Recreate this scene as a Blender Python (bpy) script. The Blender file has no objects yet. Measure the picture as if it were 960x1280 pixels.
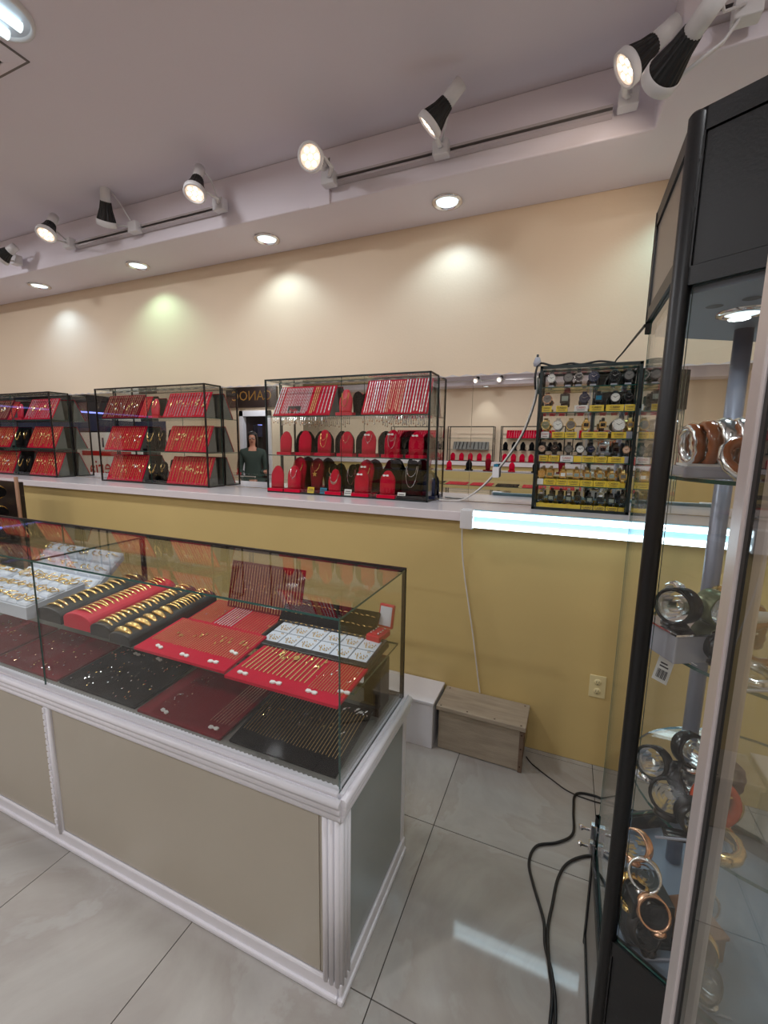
import bpy, bmesh, math, random
from mathutils import Vector, Matrix, Euler
random.seed(7)
S = bpy.context.scene
COL = S.collection
PI = math.pi

# ------------------------------------------------------------------ camera, world, exposure
def cam_matrix(yaw, pitch, roll):
    cy, sy, cp, sp, cr, sr = math.cos(yaw), math.sin(yaw), math.cos(pitch), math.sin(pitch), math.cos(roll), math.sin(roll)
    B = Matrix(((1, 0, 0), (0, 0, -1), (0, 1, 0)))
    Yw = Matrix(((cy, sy, 0), (-sy, cy, 0), (0, 0, 1)))
    P = Matrix(((1, 0, 0), (0, cp, -sp), (0, sp, cp)))
    Rr = Matrix(((cr, -sr, 0), (sr, cr, 0), (0, 0, 1)))
    M = Rr @ P @ B @ Yw                       # rows: image right, image down, view direction
    r, d, f = M[0], M[1], M[2]
    return Matrix(((r[0], -d[0], -f[0]), (r[1], -d[1], -f[1]), (r[2], -d[2], -f[2])))
cam = bpy.data.cameras.new('camera'); camo = bpy.data.objects.new('camera', cam); COL.objects.link(camo)
cam.sensor_fit = 'VERTICAL'; cam.sensor_height = 36; cam.lens = 542.54 / 1280 * 36; cam.clip_start = 0.01
camo.matrix_world = Matrix.Translation((0, 0, 1.5)) @ cam_matrix(0.397954597, 0.154281664, 0.0143876649).to_4x4()
S.camera = camo
w = bpy.data.worlds.new('world'); S.world = w; w.use_nodes = True
w.node_tree.nodes['Background'].inputs[0].default_value = (0.5, 0.5, 0.52, 1)
w.node_tree.nodes['Background'].inputs[1].default_value = 0.05
S.view_settings.view_transform = 'Standard'; S.view_settings.look = 'None'
S.view_settings.gamma = 1; S.view_settings.use_curve_mapping = False
S.view_settings.exposure = 0.0
S.cycles.transparent_max_bounces = 48; S.cycles.max_bounces = 14; S.cycles.glossy_bounces = 8
S.cycles.transmission_bounces = 8; S.cycles.diffuse_bounces = 4
S.cycles.sample_clamp_indirect = 6.0; S.cycles.caustics_reflective = False; S.cycles.caustics_refractive = False
# lamp powers (W): every lamp stands in its own fixture
P_CEIL, P_DOWN, P_SPOT, P_TOWER, E_TUBE = 17.0, 8.0, 3.5, 0.8, 5.0

# ------------------------------------------------------------------ materials
def srgb(r, g, b):
    f = lambda c: (c / 255 / 12.92) if c / 255 <= 0.04045 else ((c / 255 + 0.055) / 1.055) ** 2.4
    return (f(r), f(g), f(b))
def pm(name, col, rough=0.5, metal=0.0, vary=0.0, vscale=8.0, bump=0.0, bscale=60.0, coat=0.0, sheen=0.0, emit=None, estr=0.0, stretch=None):
    m = bpy.data.materials.new(name); m.use_nodes = True
    nt = m.node_tree; b = nt.nodes['Principled BSDF']; L = nt.links
    b.inputs['Base Color'].default_value = (*col, 1); b.inputs['Roughness'].default_value = rough; b.inputs['Metallic'].default_value = metal
    if coat: b.inputs['Coat Weight'].default_value = coat; b.inputs['Coat Roughness'].default_value = 0.06
    if sheen: b.inputs['Sheen Weight'].default_value = sheen
    if rough >= 0.85: b.inputs['Specular IOR Level'].default_value = 0.12
    if emit: b.inputs['Emission Color'].default_value = (*emit, 1); b.inputs['Emission Strength'].default_value = estr
    if vary or bump:
        tc = nt.nodes.new('ShaderNodeTexCoord'); mp = nt.nodes.new('ShaderNodeMapping'); L.new(tc.outputs['Object'], mp.inputs[0])
        if stretch: mp.inputs['Scale'].default_value = stretch
    if vary:
        n = nt.nodes.new('ShaderNodeTexNoise'); n.inputs['Scale'].default_value = vscale; n.inputs['Detail'].default_value = 5
        L.new(mp.outputs[0], n.inputs[0])
        mx = nt.nodes.new('ShaderNodeMix'); mx.data_type = 'RGBA'
        mx.inputs[6].default_value = (*[c * (1 - vary) for c in col], 1); mx.inputs[7].default_value = (*[min(1, c * (1 + vary)) for c in col], 1)
        L.new(n.outputs[0], mx.inputs[0]); L.new(mx.outputs[2], b.inputs['Base Color'])
    if bump:
        n2 = nt.nodes.new('ShaderNodeTexNoise'); n2.inputs['Scale'].default_value = bscale; L.new(mp.outputs[0], n2.inputs[0])
        bp = nt.nodes.new('ShaderNodeBump'); bp.inputs['Strength'].default_value = bump; bp.inputs['Distance'].default_value = 0.01
        L.new(n2.outputs[0], bp.inputs['Height']); L.new(bp.outputs[0], b.inputs['Normal'])
    return m
def glass_mat(name, tint, f0=0.032):
    m = bpy.data.materials.new(name); m.use_nodes = True; nt = m.node_tree; nt.nodes.clear(); L = nt.links
    out = nt.nodes.new('ShaderNodeOutputMaterial'); mix = nt.nodes.new('ShaderNodeMixShader')
    tr = nt.nodes.new('ShaderNodeBsdfTransparent'); tr.inputs[0].default_value = (*tint, 1)
    gl = nt.nodes.new('ShaderNodeBsdfGlossy'); gl.inputs['Roughness'].default_value = 0.0; gl.inputs[0].default_value = (1, 1, 1, 1)
    lw = nt.nodes.new('ShaderNodeLayerWeight'); lw.inputs[0].default_value = 0.5
    p = nt.nodes.new('ShaderNodeMath'); p.operation = 'POWER'; p.inputs[1].default_value = 5
    a = nt.nodes.new('ShaderNodeMath'); a.operation = 'MULTIPLY_ADD'; a.inputs[1].default_value = 1 - f0; a.inputs[2].default_value = f0
    L.new(lw.outputs['Facing'], p.inputs[0]); L.new(p.outputs[0], a.inputs[0]); L.new(a.outputs[0], mix.inputs[0])
    L.new(tr.outputs[0], mix.inputs[1]); L.new(gl.outputs[0], mix.inputs[2]); L.new(mix.outputs[0], out.inputs[0])
    return m
M = {}
M['cream'] = pm('cream_paint', srgb(238, 216, 188), 0.5, vary=0.03, vscale=2, bump=0.06, bscale=90)
M['yellow'] = pm('yellow_paint', srgb(208, 182, 122), 0.4, vary=0.07, vscale=2.5, bump=0.05, bscale=40)
M['ceil'] = pm('ceiling_paint', srgb(238, 230, 238), 0.7, vary=0.03, vscale=1.5, bump=0.05, bscale=30)
M['ledge'] = pm('white_laminate', srgb(226, 216, 218), 0.16, vary=0.03)
M['white'] = pm('white_plastic', srgb(228, 226, 228), 0.35)
M['lacquer'] = pm('white_lacquer', srgb(226, 224, 230), 0.3, vary=0.05, vscale=12)
M['beige_panel'] = pm('beige_laminate', srgb(176, 168, 154), 0.22, vary=0.03, vscale=3)
M['grey_side'] = pm('light_tinted_side_laminate', srgb(150, 156, 156), 0.25, vary=0.03, vscale=3)  # beige laminate recoloured grey to stand in for the side's different light
M['grout'] = pm('dark_grout', srgb(70, 64, 60), 0.9)
M['frame'] = pm('bronze_metal', srgb(52, 46, 44), 0.35, 0.6)
M['frame_g'] = pm('dark_metal', srgb(44, 52, 52), 0.3, 0.6)
M['glass'] = glass_mat('clear_glass', (0.975, 0.985, 0.98))
M['glass_edge'] = pm('green_glass_edge', srgb(36, 84, 78), 0.1, coat=0.5)
M['mirror'] = pm('mirror_silver', (0.88, 0.9, 0.9), 0.0, 1.0)
M['red'] = pm('red_velvet', srgb(190, 4, 46), 0.85, vary=0.12, vscale=14, sheen=0.06)
M['red_dk'] = pm('maroon_velvet', srgb(112, 8, 26), 0.85, vary=0.12, vscale=14, sheen=0.05)
M['red_sat'] = pm('red_satin', srgb(200, 6, 46), 0.45, vary=0.1)
M['black'] = pm('black_velvet', srgb(14, 12, 14), 0.9, vary=0.2, vscale=20)
M['blacksat'] = pm('black_leatherette', srgb(13, 13, 15), 0.35, bump=0.1, bscale=300)
M['greyboard'] = pm('grey_board', srgb(118, 116, 110), 0.7)
M['gold'] = pm('gold', (0.95, 0.66, 0.24), 0.22, 1.0)
M['rosegold'] = pm('rose_gold', (0.85, 0.5, 0.32), 0.25, 1.0)
M['silver'] = pm('silver', (0.85, 0.85, 0.86), 0.2, 1.0)
M['antique_gold'] = pm('antique_gold_chain', (0.62, 0.40, 0.14), 0.35, 0.6)
M['watchblack'] = pm('black_rubber_strap', srgb(7, 7, 9), 0.22)
M['chain_gold'] = pm('gold_chain', (0.98, 0.70, 0.30), 0.32, 0.55)
M['chain_rose'] = pm('rose_gold_chain', (0.9, 0.58, 0.42), 0.32, 0.5)
M['chain_silver'] = pm('silver_chain', (0.86, 0.84, 0.86), 0.3, 0.5)
M['chrome'] = pm('chrome', (0.8, 0.8, 0.82), 0.08, 1.0)
M['alu'] = pm('brushed_aluminium', srgb(206, 198, 198), 0.35, 0.45, vary=0.04, vscale=30, stretch=(8, 8, 0.3))
M['rubber'] = pm('black_rubber', srgb(16, 16, 18), 0.5)
M['towerblack'] = pm('black_laminate', srgb(9, 9, 12), 0.42, bump=0.04, bscale=200)
M['towergrey'] = pm('grey_laminate_and_reflection', srgb(112, 106, 102), 0.3)
M['steelpole'] = pm('grey_pole', srgb(140, 142, 156), 0.35, 0.4)
M['bluegrey'] = pm('lamp_tinted_liner', srgb(126, 140, 158), 0.5)  # tower boards are grey; the blue is the lamp's cool light put into colour
M['wood'] = pm('weathered_wood', srgb(168, 154, 136), 0.75, vary=0.4, vscale=6, bump=0.25, bscale=60, stretch=(1, 6, 6))
M['wood_dk'] = pm('stained_wood_edge', srgb(112, 92, 76), 0.75, vary=0.3, vscale=9, bump=0.2, stretch=(1, 6, 6))
M['rust'] = pm('rusty_nail', srgb(70, 46, 36), 0.7, 0.5)
M['cord'] = pm('black_cord', srgb(20, 20, 24), 0.4)
M['wcord'] = pm('white_cord', srgb(220, 214, 208), 0.4)
M['yellowtag'] = pm('yellow_card', srgb(232, 196, 40), 0.45)
M['whitetag'] = pm('white_card', srgb(232, 230, 226), 0.45)
M['ink'] = pm('dark_ink', srgb(30, 26, 40), 0.5)
M['redink'] = pm('red_ink', srgb(180, 30, 30), 0.5)
M['bluewhite'] = pm('white_satin_cloth', srgb(212, 218, 228), 0.5, vary=0.06, vscale=30)
M['tortoise'] = pm('tortoiseshell', srgb(150, 78, 34), 0.12, vary=0.6, vscale=45, coat=0.6)
M['orange'] = pm('orange_plastic', srgb(220, 84, 44), 0.25)
M['olive'] = pm('green_gold_dial', srgb(128, 132, 100), 0.3, 0.4)
M['brown'] = pm('kraft_card', srgb(140, 100, 74), 0.7)
M['leather'] = pm('brown_leather', srgb(88, 52, 38), 0.5)
M['acrylic'] = pm('frosted_acrylic', srgb(176, 176, 188), 0.15, coat=0.5)
M['navy'] = pm('navy_dial', srgb(26, 34, 66), 0.25)
M['lcd'] = pm('grey_lcd', srgb(140, 150, 140), 0.25)
M['lcdblue'] = pm('blue_lcd', srgb(40, 120, 150), 0.25)
M['dial_w'] = pm('white_dial', srgb(235, 232, 226), 0.3)
M['dial_g'] = pm('grey_dial', srgb(120, 116, 112), 0.3, 0.3)
M['dial_k'] = pm('black_dial', srgb(20, 20, 22), 0.2)
M['dial_rose'] = pm('rose_dial', srgb(226, 186, 160), 0.3)
M['outlet'] = pm('ivory_plastic', srgb(224, 208, 158), 0.4)
M['skin'] = pm('skin', srgb(196, 138, 112), 0.55, vary=0.05)
M['hair'] = pm('dark_hair', srgb(30, 22, 20), 0.5, bump=0.3, bscale=90)
M['top_green'] = pm('dark_green_cotton', srgb(62, 72, 66), 0.85, vary=0.1, bump=0.1)
M['trousers'] = pm('dark_trousers', srgb(34, 34, 44), 0.85)
M['signdark'] = pm('dark_sign_board', srgb(36, 24, 22), 0.4)
M['warm_lens'] = pm('warm_led_lens', (1, 0.9, 0.8), 0.3, emit=(1.0, 0.70, 0.50), estr=0.85)
M['led_dot'] = pm('warm_led', (1, 0.95, 0.9), 0.3, emit=(1.0, 0.90, 0.78), estr=3.0)
M['bluestrip'] = pm('blue_led_strip', (.3, .35, 1), 0.3, emit=(.25, .3, 1.0), estr=1.5)
M['cool_lens'] = pm('cool_led_lens', (0.9, 0.97, 1), 0.3, emit=(0.78, 0.95, 1.0), estr=1.3)
M['tubehousing'] = pm('glow_tinted_housing', srgb(140, 172, 184), 0.4)  # blue tint paints in the tubes' overexposed glow on the housing
M['tube'] = pm('fluorescent_tube', (0.9, 0.97, 1), 0.3, emit=(0.74, 0.92, 1.0), estr=E_TUBE)
def tile_mat():
    m = pm('marble_tile', srgb(190, 182, 174), 0.06)
    nt = m.node_tree; b = nt.nodes['Principled BSDF']; L = nt.links
    g = nt.nodes.new('ShaderNodeNewGeometry'); n = nt.nodes.new('ShaderNodeTexNoise'); n.inputs['Scale'].default_value = 1.6
    n.inputs['Detail'].default_value = 8; n.inputs['Distortion'].default_value = 0.9; n.inputs['Roughness'].default_value = 0.62
    L.new(g.outputs['Position'], n.inputs[0])
    r = nt.nodes.new('ShaderNodeValToRGB'); e = r.color_ramp
    e.elements[0].position = 0.32; e.elements[0].color = (*srgb(158, 154, 149), 1)
    e.elements[1].position = 0.66; e.elements[1].color = (*srgb(178, 174, 168), 1)
    x = e.elements.new(0.47); x.color = (*srgb(171, 167, 162), 1); x = e.elements.new(0.5); x.color = (*srgb(163, 157, 151), 1)
    L.new(n.outputs[0], r.inputs[0])
    oi = nt.nodes.new('ShaderNodeObjectInfo'); mr = nt.nodes.new('ShaderNodeMapRange'); mr.inputs[3].default_value = 0.95; mr.inputs[4].default_value = 1.04
    L.new(oi.outputs['Random'], mr.inputs[0])
    mx = nt.nodes.new('ShaderNodeMix'); mx.data_type = 'RGBA'; mx.blend_type = 'MULTIPLY'; mx.inputs[0].default_value = 1
    L.new(r.outputs[0], mx.inputs[6]); L.new(mr.outputs[0], mx.inputs[7]); L.new(mx.outputs[2], b.inputs['Base Color'])
    return m
M['tile'] = tile_mat()

# ------------------------------------------------------------------ mesh helpers
class MB:
    """collects shapes; build() links them as ONE mesh object"""
    def __init__(s): s.v = []; s.f = []; s.mi = []; s.sm = []
    def add(s, vs, fs, mi=0, sm=False):
        o = len(s.v); s.v += [tuple(p) for p in vs]
        for f in fs: s.f.append([i + o for i in f]); s.mi.append(mi); s.sm.append(sm)
        return s
    def box(s, x0, x1, y0, y1, z0, z1, mi=0, mat=None):
        vs = [Vector((x, y, z)) for z in (z0, z1) for y in (y0, y1) for x in (x0, x1)]
        if mat: vs = [mat @ v for v in vs]
        return s.add(vs, [(0, 2, 3, 1), (4, 5, 7, 6), (0, 1, 5, 4), (2, 6, 7, 3), (0, 4, 6, 2), (1, 3, 7, 5)], mi)
    def pane(s, x0, x1, y0, y1, z0, z1, mat=None):
        """thin glass sheet: big faces material 0, edges material 1"""
        dims = [x1 - x0, y1 - y0, z1 - z0]; ax = dims.index(min(dims))
        vs = [Vector((x, y, z)) for z in (z0, z1) for y in (y0, y1) for x in (x0, x1)]
        if mat: vs = [mat @ v for v in vs]
        fs = [((0, 2, 3, 1), 2), ((4, 5, 7, 6), 2), ((0, 1, 5, 4), 1), ((2, 6, 7, 3), 1), ((0, 4, 6, 2), 0), ((1, 3, 7, 5), 0)]
        o = len(s.v); s.v += [tuple(v) for v in vs]
        for f, a in fs: s.f.append([i + o for i in f]); s.mi.append(0 if a == ax else 1); s.sm.append(False)
        return s
    def tube(s, pts, r, n=6, mi=0, caps=True, sm=True, closed=False, flat=1.0):
        pts = [Vector(p) for p in pts]; k = len(pts); rs = r if isinstance(r, (list, tuple)) else [r] * k
        o = len(s.v); prev = None
        for i, p in enumerate(pts):
            if closed: t = pts[(i + 1) % k] - pts[i - 1]
            else: t = pts[min(i + 1, k - 1)] - pts[max(i - 1, 0)]
            if t.length < 1e-9: t = Vector((0, 0, 1))
            t.normalize()
            if prev is None:
                up = Vector((0, 0, 1)) if abs(t.z) < 0.9 else Vector((0, 1, 0))
                a = t.cross(up).normalized()
            else:
                a = prev - t * prev.dot(t)
                a = a.normalized() if a.length > 1e-6 else t.orthogonal().normalized()
            b = t.cross(a); prev = a
            for j in range(n):
                q = 2 * PI * j / n
                s.v.append(tuple(p + a * (math.cos(q) * rs[i]) + b * (math.sin(q) * rs[i] * flat)))
        for i in range(k if closed else k - 1):
            i2 = (i + 1) % k
            for j in range(n):
                s.f.append([o + i * n + j, o + i * n + (j + 1) % n, o + i2 * n + (j + 1) % n, o + i2 * n + j]); s.mi.append(mi); s.sm.append(sm)
        if caps and not closed:
            s.f.append([o + j for j in range(n)][::-1]); s.mi.append(mi); s.sm.append(False)
            s.f.append([o + (k - 1) * n + j for j in range(n)]); s.mi.append(mi); s.sm.append(False)
        return s
    def lathe(s, prof, n=20, mi=0, mat=None, sm=True, star=0.0, arc=None):
        """prof: (radius, height) pairs around local z; mis per segment allowed through mi list"""
        o = len(s.v); k = len(prof)
        for r, h in prof:
            for j in range(n):
                q = 2 * PI * j / n; rr = r * (1 - star * (j % 2))
                v = Vector((rr * math.cos(q), rr * math.sin(q), h))
                s.v.append(tuple(mat @ v if mat else v))
        for i in range(k - 1):
            m_ = mi[i] if isinstance(mi, (list, tuple)) else mi
            for j in range(n):
                s.f.append([o + i * n + j, o + i * n + (j + 1) % n, o + (i + 1) * n + (j + 1) % n, o + (i + 1) * n + j]); s.mi.append(m_); s.sm.append(sm)
        return s
    def disc(s, r, h, n=20, mi=0, mat=None):
        vs = [Vector((r * math.cos(2 * PI * j / n), r * math.sin(2 * PI * j / n), h)) for j in range(n)]
        if mat: vs = [mat @ v for v in vs]
        return s.add(vs, [list(range(n))], mi)
    def prism(s, poly, a0, a1, axis='x', mi=0, mat=None):
        """poly: 2-D outline, extruded along axis"""
        n = len(poly)
        def P(u, v, a): return Vector((a, u, v)) if axis == 'x' else Vector((u, a, v)) if axis == 'y' else Vector((u, v, a))
        vs = [P(u, v, a0) for u, v in poly] + [P(u, v, a1) for u, v in poly]
        if mat: vs = [mat @ v for v in vs]
        return s.add(vs, [list(range(n))[::-1], list(range(n, 2 * n))] + [(i, (i + 1) % n, n + (i + 1) % n, n + i) for i in range(n)], mi)
    def loft(s, rings, mi=0, sm=True, caps=True):
        o = len(s.v); n = len(rings[0])
        for r in rings: s.v += [tuple(p) for p in r]
        for i in range(len(rings) - 1):
            for j in range(n):
                s.f.append([o + i * n + j, o + i * n + (j + 1) % n, o + (i + 1) * n + (j + 1) % n, o + (i + 1) * n + j]); s.mi.append(mi); s.sm.append(sm)
        if caps:
            s.f.append([o + j for j in range(n)][::-1]); s.mi.append(mi); s.sm.append(sm)
            e = o + (len(rings) - 1) * n; s.f.append([e + j for j in range(n)]); s.mi.append(mi); s.sm.append(sm)
        return s
    def mesh(s, name, mats):
        me = bpy.data.meshes.new(name); me.from_pydata(s.v, [], s.f)
        for m in mats: me.materials.append(M[m] if isinstance(m, str) else m)
        me.polygons.foreach_set('material_index', s.mi); me.polygons.foreach_set('use_smooth', s.sm)
        bm = bmesh.new(); bm.from_mesh(me); bmesh.ops.recalc_face_normals(bm, faces=bm.faces); bm.to_mesh(me); bm.free()
        me.update(); return me
def link(name, me, parent=None, loc=(0, 0, 0), rot=None, scale=None):
    o = bpy.data.objects.new(name, me); COL.objects.link(o); o.location = loc
    if rot: o.rotation_euler = rot
    if scale: o.scale = scale if hasattr(scale, '__len__') else (scale,) * 3
    if parent: o.parent = parent
    return o
def build(mb, name, mats, parent=None, loc=(0, 0, 0), rot=None, bevel=0.0):
    if isinstance(mats, str): mats = [mats]
    o = link(name, mb.mesh(name, mats), parent, loc, rot)
    if bevel:
        b = o.modifiers.new('b', 'BEVEL'); b.width = bevel; b.segments = 2; b.limit_method = 'ANGLE'
    return o
CACHE = {}
def cached(key, fn):
    if key not in CACHE: CACHE[key] = fn()
    return CACHE[key]
def tag(o, label, cat, group=None):
    o['label'] = label; o['category'] = cat
    if group: o['group'] = group
    return o
def thing(name, label, cat, loc=(0, 0, 0), rz=0.0, group=None, rot=None):
    o = bpy.data.objects.new(name, None); COL.objects.link(o); o.empty_display_size = 0.05
    o.location = loc; o.rotation_euler = rot if rot else (0, 0, rz)
    return tag(o, label, cat, group)
def struct(o): o['kind'] = 'structure'; return o
def stuff(o): o['kind'] = 'stuff'; return o
def copy_tree(o, parent=None, loc=None, label=None, group=None):
    c = o.copy(); COL.objects.link(c); c.parent = parent
    if loc: c.location = loc
    if label: c['label'] = label
    if group: c['group'] = group
    for ch in list(o.children): copy_tree(ch, c)
    return c
def lamp(kind, loc, power, col, parent=None, size=0.1, spot=None, aim=(0, 0, -1), blend=0.5):
    l = bpy.data.lights.new('lamp', kind); l.energy = power; l.color = col
    if kind == 'AREA': l.shape = 'DISK'; l.size = size
    else: l.shadow_soft_size = size
    if spot: l.spot_size = math.radians(spot); l.spot_blend = blend
    o = bpy.data.objects.new('lamp', l); COL.objects.link(o); o.location = loc
    o.rotation_euler = Vector(aim).to_track_quat('-Z', 'Y').to_euler()
    if parent: o.parent = parent
    return o
def aim_mat(origin, d):
    """local +z along d"""
    return Matrix.Translation(origin) @ Vector(d).to_track_quat('Z', 'Y').to_matrix().to_4x4()
def text_mesh(body, size, key=None, depth=0.0006):
    def mk():
        c = bpy.data.curves.new('text', 'FONT'); c.body = body; c.size = size; c.extrude = depth; c.align_x = 'CENTER'; c.align_y = 'CENTER'; c.resolution_u = 2
        o = bpy.data.objects.new('text', c); COL.objects.link(o)
        me = bpy.data.meshes.new_from_object(o.evaluated_get(bpy.context.evaluated_depsgraph_get()))
        bpy.data.objects.remove(o); me.materials.clear(); return me
    return cached(('text', body, size), mk)
def text(body, size, mat, parent, loc, rot, name='lettering'):
    me = text_mesh(body, size).copy(); me.materials.append(M[mat])
    return link(name, me, parent, loc, rot)

# ------------------------------------------------------------------ room shell
XL, XR, YB, YF = -8.0, 2.6, -4.45, 2.50          # YF: plane of the mirror wall, YB: opposite wall
ZL, ZS, ZC = 1.18, 2.704, 2.955                   # ledge top, soffit, ceiling
YW = 2.118                                       # face of the yellow wall under the ledge
fl = struct(build(MB().box(XL, XR, YB, YW, -0.03, -0.003), 'floor', 'grout'))
tm = cached('tile', lambda: MB().prism([(0, 0), (1, 0), (1, 1), (0, 1)], -0.003, 0, 'z').mesh('tile', ['tile']))
j = 0.0016; xs = [XL] + [-0.39 + 0.6 * k for k in range(-14, 5) if XL < -0.39 + 0.6 * k < XR] + [XR]
ys = [YB] + [1.487 + 0.6 * k for k in range(-12, 2) if YB < 1.487 + 0.6 * k < YW] + [YW]
for a in range(len(xs) - 1):
    for b in range(len(ys) - 1):
        link('tile', tm, fl, (xs[a] + j, ys[b] + j, 0), scale=(xs[a + 1] - xs[a] - 2 * j, ys[b + 1] - ys[b] - 2 * j, 1))
struct(build(MB().box(XL, XR, YF, YF + 0.1, 1.0, ZC), 'wall_back', 'cream'))
struct(build(MB().box(XL, XR, YW, YF + 0.1, 0, ZL - 0.046), 'wall_low', 'yellow'))
struct(build(MB().box(XL, XR, YW - 0.04, YF, ZL - 0.046, ZL), 'trim_1', 'ledge', bevel=0.003))
struct(build(MB().box(XL, XR, YB - 0.1, YB, 0, ZC), 'wall_front', 'cream'))
struct(build(MB().box(XL, XR, YB, YB + 0.38, 0, ZL - 0.08), 'wall_front_low', 'yellow'))
struct(build(MB().box(XL, XR, YB, YB + 0.42, ZL - 0.082, ZL), 'trim_2', 'ledge'))
struct(build(MB().box(XL - 0.1, XL, YB - 0.1, YF + 0.1, 0, ZC), 'wall_left', 'cream'))
struct(build(MB().box(XR, XR + 0.1, YB - 0.1, YF + 0.1, 0, ZC), 'wall_right', 'cream'))
ce = struct(build(MB().box(XL, XR, YB, YF + 0.1, ZC, ZC + 0.1), 'ceiling', 'ceil'))
sf = MB().prism([(XL, YF), (XL, 2.107), (0.21, 2.107), (0.227, 1.793), (XR, 1.793), (XR, YF)], ZS, ZC, 'z')
build(sf, 'soffit', 'ceil', ce, bevel=0.006)
build(MB().box(XL, XR, YB, YB + 0.40, ZS, ZC), 'soffit', 'ceil', ce, bevel=0.006)
# ------------------------------------------------------------------ lights in the ceiling
def downlight(loc, label, power, col, r=0.063, spot=82, grp=None):
    t = thing('downlight', label, 'downlight', loc, group=grp)
    build(MB().lathe([(r * 1.22, 0.0), (r * 1.2, -0.006), (r * 1.0, -0.008), (r * 0.96, -0.001), (r * 0.8, 0.0)], 28), 'trim_ring', 'chrome', t)
    build(MB().disc(r * 0.86, -0.0015, 28), 'lens', 'cool_lens', t)
    lamp('SPOT', (0, 0, -0.012), power, col, t, 0.03, spot, (0, 0, -1), 0.6)
    return t
cols = [(0.48, 0.72, 1.0), (0.55, 1.0, 0.80), (0.66, 0.88, 1.0), (0.62, 0.84, 1.0), (0.48, 0.92, 1.0)]
labs = ['recessed downlight over the leftmost red-pad showcase, bluish', 'recessed downlight over the left showcase with greenish pool of light below it',
        'recessed downlight left of the middle showcase, third along the soffit', 'largest recessed downlight, in the soffit right of the middle showcase',
        'recessed downlight in the soffit hidden behind the black tower']
for x, c, l in zip((-3.957, -2.85, -1.756, -0.653, 0.455), cols, labs): downlight((x, 2.311, ZS - 0.001), l, P_DOWN, c, spot=128)
for n_, x in zip(('left', 'middle', 'right'), (-5.0, -1.66, 0.6)): downlight((x, YB + 0.2, ZS - 0.001), f'{n_} one of three downlights over the opposite wall, seen in the mirror', P_DOWN * 1.2, (0.9, 0.97, 1.0), grp='downlights of the opposite wall')
def ceiling_light(loc, label, grp=None, e=P_CEIL):
    t = thing('ceiling_light', label, 'ceiling light', loc, group=grp); r = 0.105
    build(MB().lathe([(r * 1.12, 0), (r * 1.1, -0.012), (r, -0.014), (r * 0.97, -0.004)], 36), 'trim_ring', 'white', t)
    build(MB().lathe([(r * 0.97, -0.004), (r * 0.6, -0.0025), (0.001, -0.002)], 36), 'reflector', 'bluewhite', t)
    for dx in (-0.038, 0.038):
        build(MB().tube([(dx, -0.062, -0.02), (dx, 0.062, -0.02)], 0.017, 10), 'bulb', 'cool_lens', t)
    lamp('AREA', (0, 0, -0.045), e, (0.95, 0.97, 1.0), t, 0.2)
    return t
ceiling_light((-1.928, 1.065, ZC - 0.001), 'big round recessed ceiling light at the top left corner beside the vent')
for x, y in ((-3.9, 1.05), (-5.9, 1.0), (-1.93, -0.9), (-3.9, -0.9), (0.9, 0.6), (0.0, -0.9), (1.6, -2.2), (-1.2, -2.9), (-3.6, -2.9), (-6.2, -2.4)):
    ceiling_light((x, y, ZC - 0.001), 'round recessed ceiling light over the shop floor, out of the frame', 'ceiling lights over the shop floor')
t = thing('air_vent', 'white square ceiling air vent at the left edge below the big light', 'vent', (-2.307, 0.981, ZC))
v = MB()
for k, (s0, s1) in enumerate(((0.253, 0.2), (0.177, 0.126), (0.1, 0.05))):
    for a in range(4):
        R = Matrix.Rotation(a * PI / 2, 4, 'Z')
        vs = [R @ Vector(p) for p in ((-s0, -s0, -0.004), (s0, -s0, -0.004), (s1, -s1, -0.03), (-s1, -s1, -0.03))]
        build(MB().add(vs, [(0, 1, 2, 3)]).add([p + Vector((0, 0, 0.004)) for p in vs], [(3, 2, 1, 0)]), 'louvre', 'ceil', t)
build(MB().box(-0.261, 0.261, -0.261, 0.261, -0.004, 0), 'backing', 'towergrey', t)
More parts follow.
